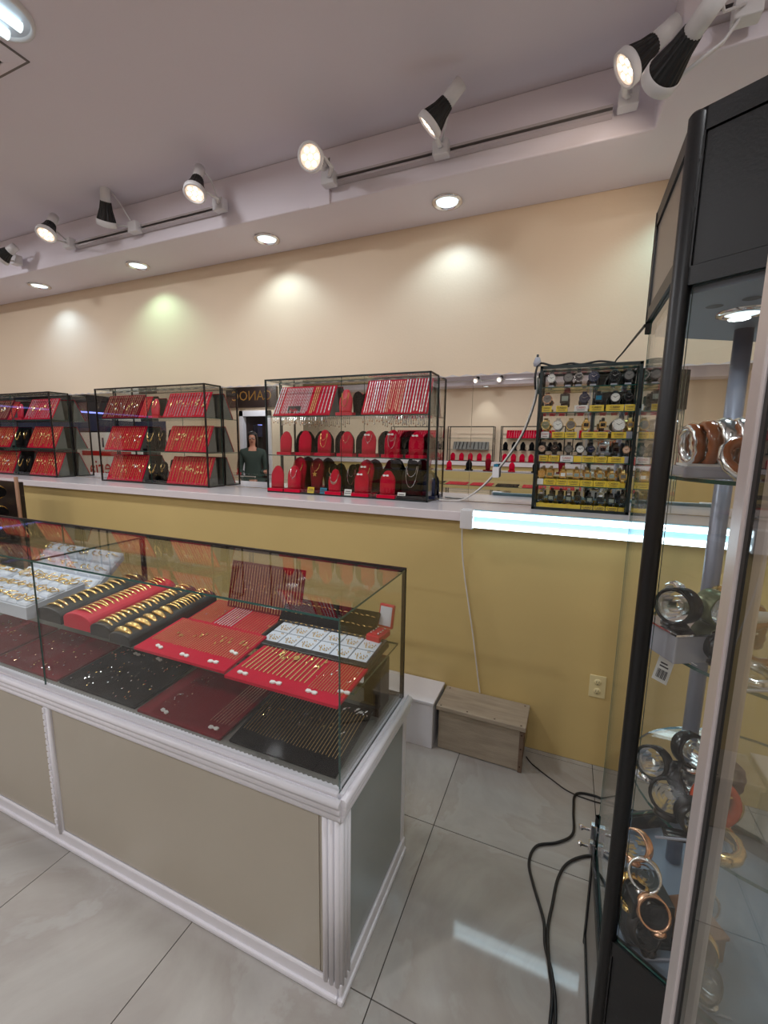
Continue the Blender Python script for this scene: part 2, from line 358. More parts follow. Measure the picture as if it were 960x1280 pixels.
# track spots
def spotlight(lens, tail, adp, label, power, on=True, R=0.053, arm_off=None, grp=None):
    L_, T_, A_ = Vector(lens), Vector(tail), Vector(adp)
    t = thing('spotlight', label, 'spotlight', A_, group=grp); L_ -= A_; T_ -= A_
    d = (L_ - T_); n = d.length; d.normalize(); m = aim_mat(T_, d)
    build(MB().lathe([(0.001, 0), (R * .5, 0), (R * .52, n * .42), (R * .4, n * .43)], 16, mat=m), 'socket', 'white', t)
    build(MB().lathe([(R * .4, n * .38), (R * .55, n * .42), (R * .66, n * .6), (R * .95, n * .84), (R * .98, n * .88)], 36, mat=m, sm=False, star=0.07), 'heatsink', 'rubber', t)
    build(MB().lathe([(R * .98, n * .85), (R * 1.04, n * .87), (R * 1.04, n * .99), (R * .9, n), (R * .86, n * .96)], 28, mat=m), 'rim', 'white', t)
    ln = build(MB().disc(R * .84, n * .965, 24, mat=m), 'lens', 'warm_lens' if on else 'acrylic', t)
    if on:
        db = MB()
        for k in range(7):
            q = 2 * PI * k / 6; rr = 0 if k == 6 else R * .52
            db.disc(R * .2, n * .968, 10, mat=m @ Matrix.Translation((rr * math.cos(q), rr * math.sin(q), 0)))
        build(db, 'led', 'led_dot', t)
    side = d.cross(Vector((0, 0, 1))); side = side.normalized() if side.length > 1e-3 else Vector((1, 0, 0))
    if side.dot(-L_) < 0: side = -side
    e = T_ + d * (n * .9) + side * R
    mid = (e + Vector((0, -0.03, 0))) * .5 + side * 0.03
    build(MB().tube([(0, -0.02, 0), tuple(mid), tuple(e)], 0.011, 6, flat=0.45), 'arm', 'white', t)
    e2 = T_ + d * (n * .15) + side * R * .5
    build(MB().tube([(0, -0.02, 0.01), tuple((e2 + mid) * .5 + Vector((0, 0.0, 0.03))), tuple(e2)], 0.004, 6), 'lead', 'white', t)
    build(MB().box(-0.035, 0.035, -0.035, 0.012, -0.03, 0.03), 'adapter', 'white', t, bevel=0.004)
    if on: lamp('SPOT', L_ + d * 0.004, power, (1.0, 0.84, 0.68), t, 0.012, 95, d, 0.7)
    return t
SP = [((-3.7205, 1.936, 2.7374), (-3.6195, 1.9865, 2.8131), (-3.7626, 2.0724, 2.771), 'white track spotlight cut off by the left edge', False),  # bulb points cast from image pixels at assumed depths, then scaled about the camera
      ((-3.0614, 1.8519, 2.7416), (-3.0976, 1.936, 2.8889), (-3.1692, 2.0724, 2.7921), 'lit track spotlight with a black ribbed body, left end of the left track', True),
      ((-2.6936, 1.9865, 2.7879), (-2.601, 1.9276, 2.9815), (-2.5463, 2.0724, 2.7879), 'track spotlight hanging straight down with a tall white socket', False),
      ((-1.8476, 1.8519, 2.7407), (-1.8771, 1.9276, 2.9057), (-1.8746, 2.0724, 2.7921), 'lit track spotlight at the right end of the left track', True),
      ((-1.1254, 1.7929, 2.7247), (-1.1785, 1.9949, 2.8131), (-1.1827, 2.0724, 2.7837), 'brightest track spotlight facing the viewer at the right track\'s left end', True),
      ((-.6153, 1.8519, 2.7492), (-.4823, 1.8519, 2.8721), (-.617, 2.0724, 2.7904), 'track spotlight with a white socket, middle of the right track', True),
      ((.0715, 1.7677, 2.6995), (.2104, 1.7845, 2.8047), (.1086, 2.0724, 2.7963), 'lit track spotlight at the right end of the right track', True)]
for a in SP: spotlight(a[0], a[1], a[2], a[3], P_SPOT, a[4])
spotlight((.1641, 1.7003, 2.5943), (.2736, 1.4983, 2.6448), (.3788, 1.7508, 2.75), 'large black ribbed spotlight over the black tower, seen from behind', P_SPOT)
def track(x0, x1, y, label, grp=None):
    t = thing('light_track', label, 'light track', ((x0 + x1) / 2, y, 2.788), group=grp); h = (x1 - x0) / 2
    build(MB().box(-h, h, -0.004, 0.03, -0.016, -0.006).box(-h, h, -0.004, 0.034, 0.006, 0.016).box(-h, h, 0.026, 0.034, -0.006, 0.006), 'rail', 'alu', t)
    build(MB().box(-h, h, 0.016, 0.026, -0.006, 0.006), 'slot', 'rubber', t)
    return t
track(-1.2037, .0589, 2.0758, 'grey lighting track on the soffit face, right of the two')
track(-3.1313, -1.9108, 2.0758, 'grey lighting track on the soffit face, left of the two')
track(.2525, 1.0101, 1.7643, 'short lighting track over the black tower')
t = thing('junction_box', 'white blank cover plate at the left end of the right track', 'cover plate', (-1.263, 2.107, 2.763)); build(MB().box(-0.06, 0.06, -0.012, 0, -0.07, 0.06), 'plate', 'ceil', t, bevel=0.003); build(MB().lathe([(0.001, -0.002), (0.006, 0)], 8, mat=aim_mat((0, -0.012, -0.03), (0, -1, 0))), 'screw', 'rust', t)
for k, x in enumerate((-2.9, -1.75, -1.3, -0.6)):
    spotlight((x - .03, YB + 0.74, 2.74), (x + .04, YB + .55, 2.87), (x, YB + .436, 2.79), f'track spotlight on the opposite soffit, {("first", "second", "third", "fourth")[k]} from the doorway, seen in the mirror', P_SPOT, k != 0, grp='spotlights of the opposite wall')
track(-3.2, -0.3, YB + 0.40, 'lighting track on the opposite soffit, seen in the mirror')

# ------------------------------------------------------------------ fluorescent fitting on the ledge edge
t = thing('fluorescent_light', 'twin-tube white fluorescent fitting glowing along the ledge under the watch case', 'light', (0.155, 2.07, 1.113))
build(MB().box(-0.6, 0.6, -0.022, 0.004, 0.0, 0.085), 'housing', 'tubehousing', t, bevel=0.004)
for z in (0.016, 0.070):
    build(MB().tube([(-0.555, -0.037, z), (0.555, -0.037, z)], 0.013, 12), 'tube', 'tube', t)
for s in (-1, 1):
    build(MB().box(min(s * .55, s * .61), max(s * .55, s * .61), -0.056, 0.0, -0.004, 0.088), 'end_cap', 'white', t, bevel=0.004)

# ------------------------------------------------------------------ mirror on the back wall
t = thing('wall_mirror', 'long wall mirror behind the showcases on the white ledge', 'mirror', (-2.02, YF, ZL))
for k in range(7):
    build(MB().box(-3.5 + k + .001, -2.5 + k - .001, -0.006, 0, 0.004, 0.703), 'mirror_panel', 'mirror', t)
sc = [(-3.5, 0.703)] + [(-3.5 + 0.04 * k, 0.709 + 0.005 * math.cos(k * PI)) for k in range(176)] + [(3.5, 0.703)]
build(MB().prism(sc, -0.008, 0, 'y'), 'scalloped_edging', 'alu', t)

# ------------------------------------------------------------------ glass showcases
def showcase(label, x0, x1, y0, y1, z0, z1, shelves, fm='frame', fr=0.0095, seam=True, grp=None, shelf_inset=0.0):
    t = thing('glass_showcase', label, 'showcase', ((x0 + x1) / 2, (y0 + y1) / 2, z0), group=grp)
    hx, hy, h = (x1 - x0) / 2, (y1 - y0) / 2, z1 - z0; e = fr
    f = MB()
    for sy, r in ((-1, fr), (1, fr * .7)):
        for sx in (-1, 1): f.box(sx * hx - r * (sx > 0), sx * hx + r * (sx < 0), sy * hy - r * (sy > 0), sy * hy + r * (sy < 0), 0, h)
        for z in (0, h - r): f.box(-hx, hx, sy * hy - r * (sy > 0), sy * hy + r * (sy < 0), z, z + r)
    for sx in (-1, 1):
        for z in (0, h - fr * .6): f.box(sx * hx - fr * .6 * (sx > 0), sx * hx + fr * .6 * (sx < 0), -hy, hy, z, z + fr * .6)
    build(f, 'frame', fm, t)
    if seam:
        for s in (-1, 1): build(MB().pane(min(0.001 * s, s * (hx - e)), max(0.001 * s, s * (hx - e)), -hy + .002, -hy + .006, e, h - e), 'glass_door', ['glass', 'glass_edge'], t)
    else: build(MB().pane(-hx + e, hx - e, -hy + .002, -hy + .006, e, h - e), 'glass_door', ['glass', 'glass_edge'], t)
    for s in (-1, 1): build(MB().pane(min(s * (hx - .002), s * (hx - .006)), max(s * (hx - .002), s * (hx - .006)), -hy + e, hy - e, e, h - e), 'glass_side', ['glass', 'glass_edge'], t)
    build(MB().pane(-hx + e, hx - e, -hy + e, hy - e, h - .008, h - .003), 'glass_top', ['glass', 'glass_edge'], t)
    build(MB().box(-hx + .004, hx - .004, -hy + .004, hy - .004, .002, .008), 'floor_board', 'glass_edge' if fm == 'frame_g' else 'greyboard', t)
    for z in shelves:
        build(MB().pane(-hx + .008, hx - .008, -hy + .012 + shelf_inset, hy - .004, z - z0 - .005, z - z0), 'glass_shelf', ['glass', 'glass_edge'], t)
    return t
CY0, CY1 = 2.3316, 2.4891  # cases, contents, mirror and soffit lights scaled about the camera, then baked
Z1, Z2 = 1.4242, 1.6684
showcase('glass showcase at the left edge with red pads, leftmost on the ledge', -5.1178, -4.0194, CY0, CY1, ZL, 1.8965, (Z1, Z2))
showcase('glass showcase of gold chains on red pads, second from left on the ledge', -3.4487, -2.3232, CY0, CY1, ZL, 1.8965, (Z1, Z2))
showcase('largest glass showcase in the middle, full of red necklace busts', -1.8182, -.7155, CY0, CY1, ZL, 1.8965, (Z1, Z2), 'frame_g')
WS = (1.3081, 1.4268, 1.5446, 1.6726, 1.7938)
showcase('tall glass showcase of watches on yellow-tagged shelves beside the tower', -.1616, .2845, 2.3569, CY1, ZL, 1.8939, WS, 'frame_g', 0.0135, False)

# chains -----------------------------------------------------------
def chain_mb(mb, p0, p1, r=0.0016, n=22, mi=0, sag=None, sides=4):
    p0, p1 = Vector(p0), Vector(p1); pts = []; rs = []
    for k in range(n + 1):
        pts.append(p0.lerp(p1, k / n)); rs.append(r if k % 2 else r * .6)
    return mb.tube(pts, rs, sides, mi, sm=False)
def bow_mesh():
    def mk():
        b = MB(); w = .017
        for s in (-1, 1): b.prism([(0, -.0015), (s * w * .45, -.006), (s * w, -.0045), (s * w, .0045), (s * w * .45, .006), (0, .0015)], 0, .004, 'z')
        return b.mesh('bow', ['whitetag'])
    return cached('bow', mk)
def pad(label, x0, x1, y0, y1, z0, z1, board='red', chains=None, bows=(), wedge=True, grp=None, individual=False, cat='necklace pad', rz=0.0, thick=0.008, slab_side=None):
    """sloping velvet pad; front edge (y0,z0), rear edge (y1,z1); chains: list of (count, u0, u1, s0, s1, material, radius)"""
    t = thing('necklace_pad', label, cat, ((x0 + x1) / 2, y0, z0), rz, grp)
    hw, d, h = (x1 - x0) / 2, y1 - y0, z1 - z0
    L_ = math.hypot(d, h); ay, az = d / L_, h / L_; ny, nz = -az, ay
    b = MB().prism([(0, 0), (d, h), (d - ny * thick * 0 , h - .0001), (d - ny * thick, h - nz * thick) if False else (d, h - .0002), (d + (-ny) * thick, h + (-nz) * thick), (-ny * thick, max(0, -nz * thick) if h < .001 else 0)], -hw, hw, 'x')
    b = MB().prism([(0, thick * nz), (d, h + thick * nz), (d + .003, h), (0.003, 0)] if h > .03 else [(0, 0), (0, thick), (d, h + thick), (d, h)], -hw, hw, 'x')
    build(b, 'velvet_board', board, t)
    if wedge and h > .05:
        build(MB().prism([(.006, 0), (d + .002, h - .004), (min(d + .05, d * 1.25), 0)], -hw + .002, hw - .002, 'x'), 'wedge_stand', 'greyboard', t)
    def P(u, s, off=.0):
        o = thick * nz if h > .03 else thick
        return Vector((-hw + 2 * hw * u, s * d + ny * off, s * h + o + nz * off))
    for ci, (cnt, u0, u1, s0, s1, mat, r) in enumerate(chains or ()):
        mat = {'gold': 'chain_gold', 'rosegold': 'chain_rose', 'silver': 'chain_silver'}.get(mat, mat)
        if individual:
            me = cached(('chain', round(L_ * (s1 - s0), 3), mat, r), lambda: chain_mb(MB(), (0, 0, 0), (0, L_ * (s1 - s0), 0), r, 30).mesh('chain', [mat]))
            ang = math.atan2(h, d)
            for k in range(cnt):
                u = u0 + (u1 - u0) * (k + .5) / cnt
                link('chain', me, t, P(u, s0 + random.uniform(-.01, .01), r), (ang, 0, 0))
        else:
            mb = MB()
            for k in range(cnt):
                u = u0 + (u1 - u0) * (k + .5) / cnt
                rr = r * random.uniform(.55, 1.15); chain_mb(mb, P(u + random.uniform(-.25, .25) * (u1 - u0) / cnt, max(.01, s0 + random.choice((0, 0, 0, .08, .2)) * random.random()), rr), P(u, s1, rr), rr, 16, sides=3)
            stuff(build(mb, 'chain_fill', mat, t))
    for u, s in bows:
        link('bow', bow_mesh(), t, P(u, s, .001), (math.atan2(h, d), 0, random.uniform(-.3, .1)))
    return t
def charms(t, n, hw, d, h, u0, u1, s0, s1, mats, name='charm', thick=.008, size=.004):
    """many tiny pendants / earrings pinned on a pad: one real mesh"""
    L_ = math.hypot(d, h); ny, nz = -h / L_, d / L_; mb = MB()
    for k in range(n):
        u, s = random.uniform(u0, u1), random.uniform(s0, s1); r = size * random.uniform(.4, .85)
        c = Vector((-hw + 2 * hw * u, s * d + ny * r * .6, s * h + thick + nz * r * .6)); q = PI / 2 + random.uniform(-.7, .7)
        a, b = Vector((math.cos(q), math.sin(q) * d / L_, math.sin(q) * h / L_)) * r * 1.6, Vector((-math.sin(q), math.cos(q) * d / L_, math.cos(q) * h / L_)) * r * .7
        nn = Vector((0, ny, nz)) * r * .6
        mb.add([c + a, c + b, c - a, c - b, c + nn, c - nn], [(0, 1, 4), (1, 2, 4), (2, 3, 4), (3, 0, 4), (1, 0, 5), (2, 1, 5), (3, 2, 5), (0, 3, 5)], random.randrange(len(mats)))
    return stuff(build(mb, name, mats, t))
# busts ------------------------------------------------------------
def bust_mesh(mat, kind):
    def mk():
        # unit height 1: base plate excluded
        if kind == 'neck':     # rounded neck form with shoulders
            prof = [(0, .30, .13, 0), (.12, .31, .13, 0), (.45, .33, .13, .02), (.62, .31, .12, .05), (.74, .24, .10, .08), (.84, .19, .085, .10), (.93, .155, .07, .11), (.985, .09, .04, .115), (1, .02, .01, .115)]
        elif kind == 'slab':   # tombstone-shaped velvet display
            prof = [(0, .33, .10, 0), (.3, .345, .10, .02), (.6, .345, .095, .05), (.75, .30, .09, .07), (.86, .22, .08, .085), (.95, .15, .06, .095), (.99, .08, .03, .1), (1, .02, .01, .1)]
        else:                  # round-headed oval
            prof = [(0, .2, .1, 0), (.2, .2, .1, .01), (.45, .24, .1, .03), (.7, .27, .1, .06), (.85, .23, .09, .08), (.95, .14, .07, .09), (1, .02, .01, .095)]
        rings = [[(w * math.cos(2 * PI * k / 14), dy + d * math.sin(2 * PI * k / 14), z) for k in range(14)] for z, w, d, dy in prof]
        return MB().loft(rings).mesh('bust', [mat])
    return cached(('bust', mat, kind), mk)
def necklace_mesh(mat, style):
    def mk():
        b = MB()
        def loop(w, z0, z1, r, n=15):
            pts = []
            for k in range(n + 1):
                q = PI * k / n; x = w * math.cos(q); z = z0 - (z0 - z1) * math.sin(q) ** .8
                zz = z; dep = .13 if zz < .5 else .13 - .05 * (zz - .5) / .35; ww = .33 if zz < .55 else .33 - .15 * (zz - .55) / .3
                y = (.05 * max(0, zz - .2) / .6) - dep * math.sqrt(max(0.05, 1 - (x / max(ww, abs(x) + .02)) ** 2)) - .012
                pts.append((x, y, z))
            b.tube(pts, [r if k % 2 else r * .6 for k in range(n + 1)], 4, sm=False)
            return pts
        if style == 'single': p = loop(.15, .84, .5, .014); b.lathe([(.001, -.03), (.03, 0), (.001, .03)], 6, mat=Matrix.Translation(Vector(p[7]) + Vector((0, -.02, -.04))))
        elif style == 'long': loop(.17, .84, .25, .014); loop(.14, .84, .55, .012)
        elif style == 'bib':
            p = loop(.2, .8, .42, .016)
            for q in p[3:13]:
                b.tube([q, (q[0], q[1] - .005, q[2] - .1)], .01, 3, sm=False)
        else:
            p = loop(.13, .84, .6, .012)
            c = Vector(p[7]) + Vector((0, -.03, -.1)); s = []
            for k in range(10):
                rr = .1 if k % 2 == 0 else .042; s.append((rr * math.sin(2 * PI * k / 10), rr * math.cos(2 * PI * k / 10)))
            b.prism(s, -.015, .015, 'y', mat=Matrix.Translation(c))
        return b.mesh('necklace', [mat])
    return cached(('neck', mat, style), mk)
def bust(label, x, y, z, h, mat='red', kind='neck', neck=None, nmat='silver', base=True, grp=None, rz=0.0, base_h=.018, bow=False, rear=None):
    t = thing('necklace_bust', label, 'necklace bust', (x, y, z), rz, grp)
    bh = base_h if base else 0
    if base:
        me = cached(('bbase', mat), lambda: MB().box(-.36, .36, -.17, .2, 0, 1).mesh('base', [mat]))
        link('base', me, t, (0, 0, 0), scale=(h, h, base_h))
    link('body', bust_mesh(mat, kind), t, (0, 0, bh), scale=h - bh)
    if neck: link('necklace', necklace_mesh(nmat, neck), t, (0, 0, bh), scale=h - bh)
    if bow: link('bow', bow_mesh(), t, (0, -h * .16, bh + h * .72), (PI / 2, 0, .2))
    return t

# ------------------------------------------------------------------ middle showcase contents
def pad_pend(t, n, hw, z, y, mats=('silver', 'rosegold')):
    """bracelet ends hanging below the front edge of a pad"""
    mb = MB()
    for k in range(n):
        x = -hw + 2 * hw * (k + .5) / n; l = random.uniform(.025, .05)
        mb.tube([(x, y, z), (x + random.uniform(-.004, .004), y - .004, z - l * .5), (x, y - .003, z - l)], .0022, 3, 0, sm=False)
        mb.lathe([(.0005, -.006), (.005, 0), (.0005, .006)], 5, random.randrange(2), Matrix.Translation((x, y - .004, z - l)))
    return stuff(build(mb, 'hanging_end', list(mats), t))
p = pad('red pad of fine silver chains with a small red sign, top left of middle showcase', -1.7761, -1.3594, 2.3527, 2.4579, Z2 + .002, 1.8577, 'red',
        [(3, .0, .12, .03, .97, 'silver', .005), (22, .13, .6, .05, .95, 'silver', .0024), (3, .64, .74, .04, .96, 'gold', .0042), (4, .76, .99, .05, .95, 'silver', .004)])
pad_pend(p, 26, .202, -.006, -.006)
p = pad('red pad of thick silver chains, top right of middle showcase', -1.1448, -.7365, 2.3527, 2.4579, Z2 + .002, 1.8746, 'red',
        [(9, .02, .36, .03, .97, 'silver', .0034), (8, .36, .6, .04, .95, 'rosegold', .0026), (9, .60, .99, .02, .98, 'silver', .0046)])
pad_pend(p, 26, .194, -.006, -.006)
t = thing('counter_sign', 'small red and black sign lying on the left red chain pad', 'sign', (-1.6246, 2.3569, Z2 + .004))
build(MB().box(-.046, .046, -.002, .002, 0, .063), 'card', 'signdark', t, rot=(-.35, 0, 0)); text('Italy', .034, 'red_sat', t, (0, .007, .034), (PI / 2 - .35, 0, 0))
bust('red necklace bust between the two chain pads on top shelf', -1.2626, 2.3822, Z2 + .001, .1557, 'red_sat', 'neck', 'long', 'gold')
bust('black round necklace bust behind the red one on the top shelf', -1.2079, 2.4285, Z2 + .001, .1473, 'black', 'oval')
nb = ['first', 'second', 'third', 'fourth', 'fifth', 'sixth', 'seventh']
for k, (x, nk, nm) in enumerate(((-1.6919, None, 'silver'), (-1.5471, None, 'silver'), (-1.4057, 'long', 'gold'), (-1.2508, 'single', 'rosegold'), (-1.101, 'single', 'silver'), (-.9512, 'long', 'silver'), (-.8039, None, 'silver'))):
    extra = {None: 'bare', 'long': 'with long chain', 'single': 'with small pendant'}[nk]
    bust(f'red velvet bust {extra}, {nb[k]} from left on middle shelf', x, 2.3695, Z1 + .001, .1498 + .005 * (k % 3), 'red', 'slab', nk, nm, bow=k in (4, 5, 6))
for k, x in enumerate((-1.6204, -1.4773, -1.3258, -1.1785, -1.0269, -.8754)):
    bust(f'black velvet bust on middle shelf behind and between red ones, {nb[k]} from left', x, 2.4453, Z1 + .001, .1557, 'black', 'slab', None)
T3 = [(-1.7551, 2.3569, .1641, 'red', 'slab', None, 'red bust at bottom left corner of middle showcase', 'silver'),
      (-1.6246, 2.3569, .1684, 'red', 'slab', 'single', 'red bust second from left on bottom shelf of middle showcase', 'silver'),
      (-1.633, 2.4285, .2231, 'red', 'oval', 'single', 'tall round-headed red bust at left rear of bottom shelf', 'gold'),
      (-1.488, 2.41, .2189, 'red_dk', 'oval', 'star', 'maroon bust with gold starfish pendant on bottom shelf', 'gold'),
      (-1.381, 2.43, .185, 'black', 'neck', 'star', 'black bust with gold starfish pendant on bottom shelf', 'gold'),
      (-1.3258, 2.3569, .1557, 'red', 'neck', 'bib', 'red bust with fringed white bib necklace on bottom shelf', 'silver'),
      (-1.248, 2.44, .185, 'black', 'neck', 'long', 'black bust with hoops behind the bib necklace', 'silver'),
      (-1.1406, 2.4158, .2189, 'red', 'oval', 'single', 'tall red bust with bow tag at centre rear of bottom shelf', 'gold'),
      (-1.1406, 2.3569, .1599, 'red', 'slab', None, 'red bust with white tag in front of a tall red bust', 'silver'),
      (-.9806, 2.4242, .2231, 'black', 'neck', None, 'black bust behind the red bust with white bow', 'silver'),
      (-.9722, 2.3569, .1599, 'red', 'slab', None, 'red bust with white bow on bottom shelf', 'silver'),
      (-.8291, 2.3822, .2231, 'black', 'neck', 'long', 'big black bust with silver pendant set at bottom right', 'silver')]
for k, (x, y, h, m, kd, nk, lb, nm) in enumerate(T3): bust(lb, x, y, ZL + .009, h, m, kd, nk, nm, bow=k in (7, 8, 10))
bust('navy velvet bust at right end of bottom shelf, seen through the side glass', -.7534, 2.4453, ZL + .009, .1515, 'navy', 'slab')
for x, m, lb in ((-1.4941, 'yellowtag', 'small yellow price card under the maroon bust'), (-1.4015, 'lcdblue', 'small blue price card under the black starfish bust'), (-1.229, 'whitetag', 'white printed card beside the bib necklace bust'), (-.8796, 'whitetag', 'white price card in front of the big black bust')):
    t = thing('price_card', lb, 'price card', (x, 2.3443, ZL + .009)); build(MB().box(-.024, .024, 0, .003, 0, .038), 'card', m, t, rot=(-.2, 0, 0)); build(MB().box(-.02, .02, -.001, 0, .012, .016).box(-.017, .017, -.001, 0, .023, .027), 'print', 'ink', t, rot=(-.2, 0, 0))
t = thing('silver_trinket', 'small silver trinket heap between two red busts on bottom shelf', 'trinket', (-1.0522, 2.3485, ZL + .009)); charms(t, 30, .03, .03, .004, 0, 1, 0, 1, ['silver', 'gold'], 'bead', .01, .007)

# ------------------------------------------------------------------ left showcases contents
def red_case(cx, w, which):
    tiers = (('top', Z2 + .002, .1768), ('middle', Z1 + .002, .1852), ('bottom', ZL + .009, .1978))
    for i, (nm, z, h) in enumerate(tiers):
        gl = (17, .03, .97, .04, .95, 'gold' if i else 'rosegold', .0042)
        lx0, lx1 = cx - .635 * w, cx - .16 * w
        rx0, rx1 = cx + .15 * w, cx + .63 * w
        p = pad(f'red gold-chain pad at left on the {nm} shelf of the {which} showcase', lx0, lx1, 2.3527, 2.4369, z, z + h, 'red_dk' if i == 0 else 'red', [gl])
        charms(p, 22, (lx1 - lx0) / 2, .084, h, .1, .95, .3, .62, ['chain_gold', 'chain_silver', 'chain_gold'], size=.010)
        p = pad(f'red gold-chain pad at right on the {nm} shelf of the {which} showcase', rx0, rx1, 2.3527, 2.4369, z, z + h, 'red', [(15, .02, .98, .03, .96, 'gold' if i else 'silver', .0045)])
        charms(p, 26, (rx1 - rx0) / 2, .084, h, .1, .95, .38, .64, ['chain_gold'], size=.011)
        if i == 0:
            bust(f'red bust between the pads on {nm} shelf of {which} showcase', cx + .02 * w, 2.3906, z, .1431, 'red_sat', 'neck', 'single', 'gold')
            pad(f'narrow red pad beside the bust on {nm} shelf of {which} showcase', cx - .155 * w, cx - .06 * w, 2.3569, 2.4327, z, z + .1599, 'red', [(4, .05, .95, .05, .95, 'gold', .002)])
        else:
            bust(f'black bust with gold pendants on {nm} shelf of {which} showcase', cx - .06 * w, 2.3906, z, .1684, 'black', 'neck', 'bib', 'gold')
            bust(f'black round bust with gold necklace on {nm} shelf of {which} showcase', cx + .06 * w, 2.399, z, .1599, 'black', 'oval', 'star', 'gold')
red_case(-2.883, .8418, 'second')
red_case(-4.5623, .8249, 'leftmost')

# ------------------------------------------------------------------ watches
def watch(label, x, y, z, cz, shape='round', dia=.046, strap='black', bezel='silver', dial='dial_w', stand='acrylic', grp=None, rz=0.0, loop=(.025, .035)):
    """wrist watch closed round a display cuff; dial faces -y; cz = height of the dial centre above the shelf"""
    t = thing('wrist_watch', label, 'watch', (x, y, z), rz, grp); ly, lz = loop; sw = dia * .42
    def smk():
        n = 16; rings = []
        for k in range(n):
            q = 2 * PI * k / n; cy, c_ = math.cos(q), math.sin(q)
            o_, i_ = 1.0, .9
            rings.append([(-sw / 2, ly * cy, lz * c_), (sw / 2, ly * cy, lz * c_), (sw / 2, ly * .88 * cy, lz * .92 * c_), (-sw / 2, ly * .88 * cy, lz * .92 * c_)])
        b = MB()
        for k in range(n): b.loft([rings[k], rings[(k + 1) % n]], caps=False, sm=False)
        return b.mesh('strap', [strap])
    link('strap', cached(('strap', strap, dia, loop), smk), t, (0, 0, cz))
    def cmk():
        b = MB(); r = dia / 2; m = aim_mat((0, -ly + .003, 0), (0, -1, 0))
        if shape == 'round':
            b.lathe([(r * .9, 0), (r, .003), (r, .007), (r * .84, .009), (r * .82, .0075)], 20, mat=m)
            for s in (-1, 1): b.box(-sw * .5, sw * .5, -ly + .0, -ly + .006, s * r * .85 - .004, s * r * .85 + .004)
            b.box(r * .98, r * 1.12, -ly - .003, -ly + .001, -.003, .003)
        else:
            b.prism([(-r * .8, -r), (r * .8, -r), (r * .95, -r * .8), (r * .95, r * .8), (r * .8, r), (-r * .8, r), (-r * .95, r * .8), (-r * .95, -r * .8)], -ly - .006, -ly + .003, 'y')
        return b.mesh('case', [bezel])
    link('case', cached(('case', shape, dia, bezel, ly), cmk), t, (0, 0, cz))
    def dmk():
        b = MB(); r = dia / 2; m = aim_mat((0, -ly + .003, 0), (0, -1, 0))
        if shape == 'round':
            b.disc(r * .82, .0078, 20, 0, m)
            for k in range(12):
                q = k * PI / 6; b.box(-.0006, .0006, r * .62, r * .74, .0079, .0084, 1, m @ Matrix.Rotation(q, 4, 'Z'))
        else: b.box(-r * .62, r * .62, -ly - .0068, -ly - .005, -r * .5, r * .5)
        return b.mesh('dial', [dial, 'ink' if dial in ('dial_w', 'dial_rose', 'dial_g') else 'silver'])
    link('dial', cached(('dial', shape, dia, dial, ly), dmk), t, (0, 0, cz))
    if shape == 'round':
        hm = 'ink' if dial in ('dial_w', 'dial_rose', 'dial_g') else 'silver'
        def hmk():
            r = dia / 2; m = aim_mat((0, -ly + .003, 0), (0, -1, 0)); b = MB()
            b.box(-.0008, .0008, -.002, r * .6, .0085, .009, 0, m @ Matrix.Rotation(-1.0, 4, 'Z')); b.box(-.001, .001, -.002, r * .42, .0085, .009, 0, m @ Matrix.Rotation(1.05, 4, 'Z'))
            return b.mesh('hand', [hm])
        link('hand', cached(('hand', dia, hm, ly), hmk), t, (0, 0, cz))
    hgt = cz - lz * .9
    link('cuff', cached(('cuff', stand), lambda: MB().prism([(-.017, 0), (.017, 0), (.013, 1), (-.013, 1)], -.0135, .0135, 'x').mesh('cuff', [stand])), t, (0, 0, 0), scale=(1, 1, max(.01, hgt)))
    return t
O = ['first', 'second', 'third', 'fourth', 'fifth', 'sixth', 'seventh', 'eighth', 'ninth', 'tenth', 'eleventh', 'twelfth', 'thirteenth', 'fourteenth', 'fifteenth', 'sixteenth', 'seventeenth', 'eighteenth', 'nineteenth']
YWt = 2.4074
R1 = [(-.1077, 'round', .0421, 'blacksat', 'silver', 'dial_w', 'white-dialled silver watch'), (-.0303, 'round', .0471, 'blacksat', 'frame', 'dial_g', 'grey-dialled black watch'), (.0168, 'round', .0421, 'blacksat', 'chrome', 'dial_k', 'silver-rimmed black watch'),
      (.0825, 'round', .0488, 'blacksat', 'navy', 'navy', 'navy sports watch'), (.1726, 'round', .0522, 'blacksat', 'rubber', 'dial_k', 'big black sports watch'), (.2315, 'round', .0471, 'blacksat', 'rubber', 'dial_g', 'dark sports watch')]
R2 = [(-.1212, 'round', .0471, 'leather', 'rosegold', 'dial_g', 'brown-strapped round watch'), (-.0387, 'square', .0471, 'leather', 'frame', 'lcd', 'dark brown square digital watch'), (.0488, 'round', .0471, 'navy', 'navy', 'navy', 'navy round watch'),
      (.112, 'square', .0387, 'blacksat', 'rubber', 'lcdblue', 'black digital watch with blue screen'), (.1827, 'round', .0471, 'blacksat', 'rubber', 'dial_w', 'black watch with shining dial'), (.2399, 'round', .0387, 'blacksat', 'frame', 'dial_k', 'plain black watch')]
R3 = [(-.1204, 'round', .0463, 'gold', 'gold', 'olive', 'gold watch with olive dial'), (-.0623, 'round', .0488, 'silver', 'silver', 'dial_w', 'white-dialled steel watch'), (-.0025, 'round', .0471, 'gold', 'gold', 'dial_g', 'gold watch with brown dial'),
      (.0665, 'square', .034, 'gold', 'gold', 'dial_k', 'slim gold watch with black face'), (.1406, 'square', .032, 'blacksat', 'gold', 'dial_k', 'slim black and gold watch'), (.2088, 'round', .0589, 'silver', 'silver', 'dial_w', 'very big white-dialled watch'), (.2567, 'square', .0286, 'gold', 'gold', 'dial_g', 'small gold watch')]
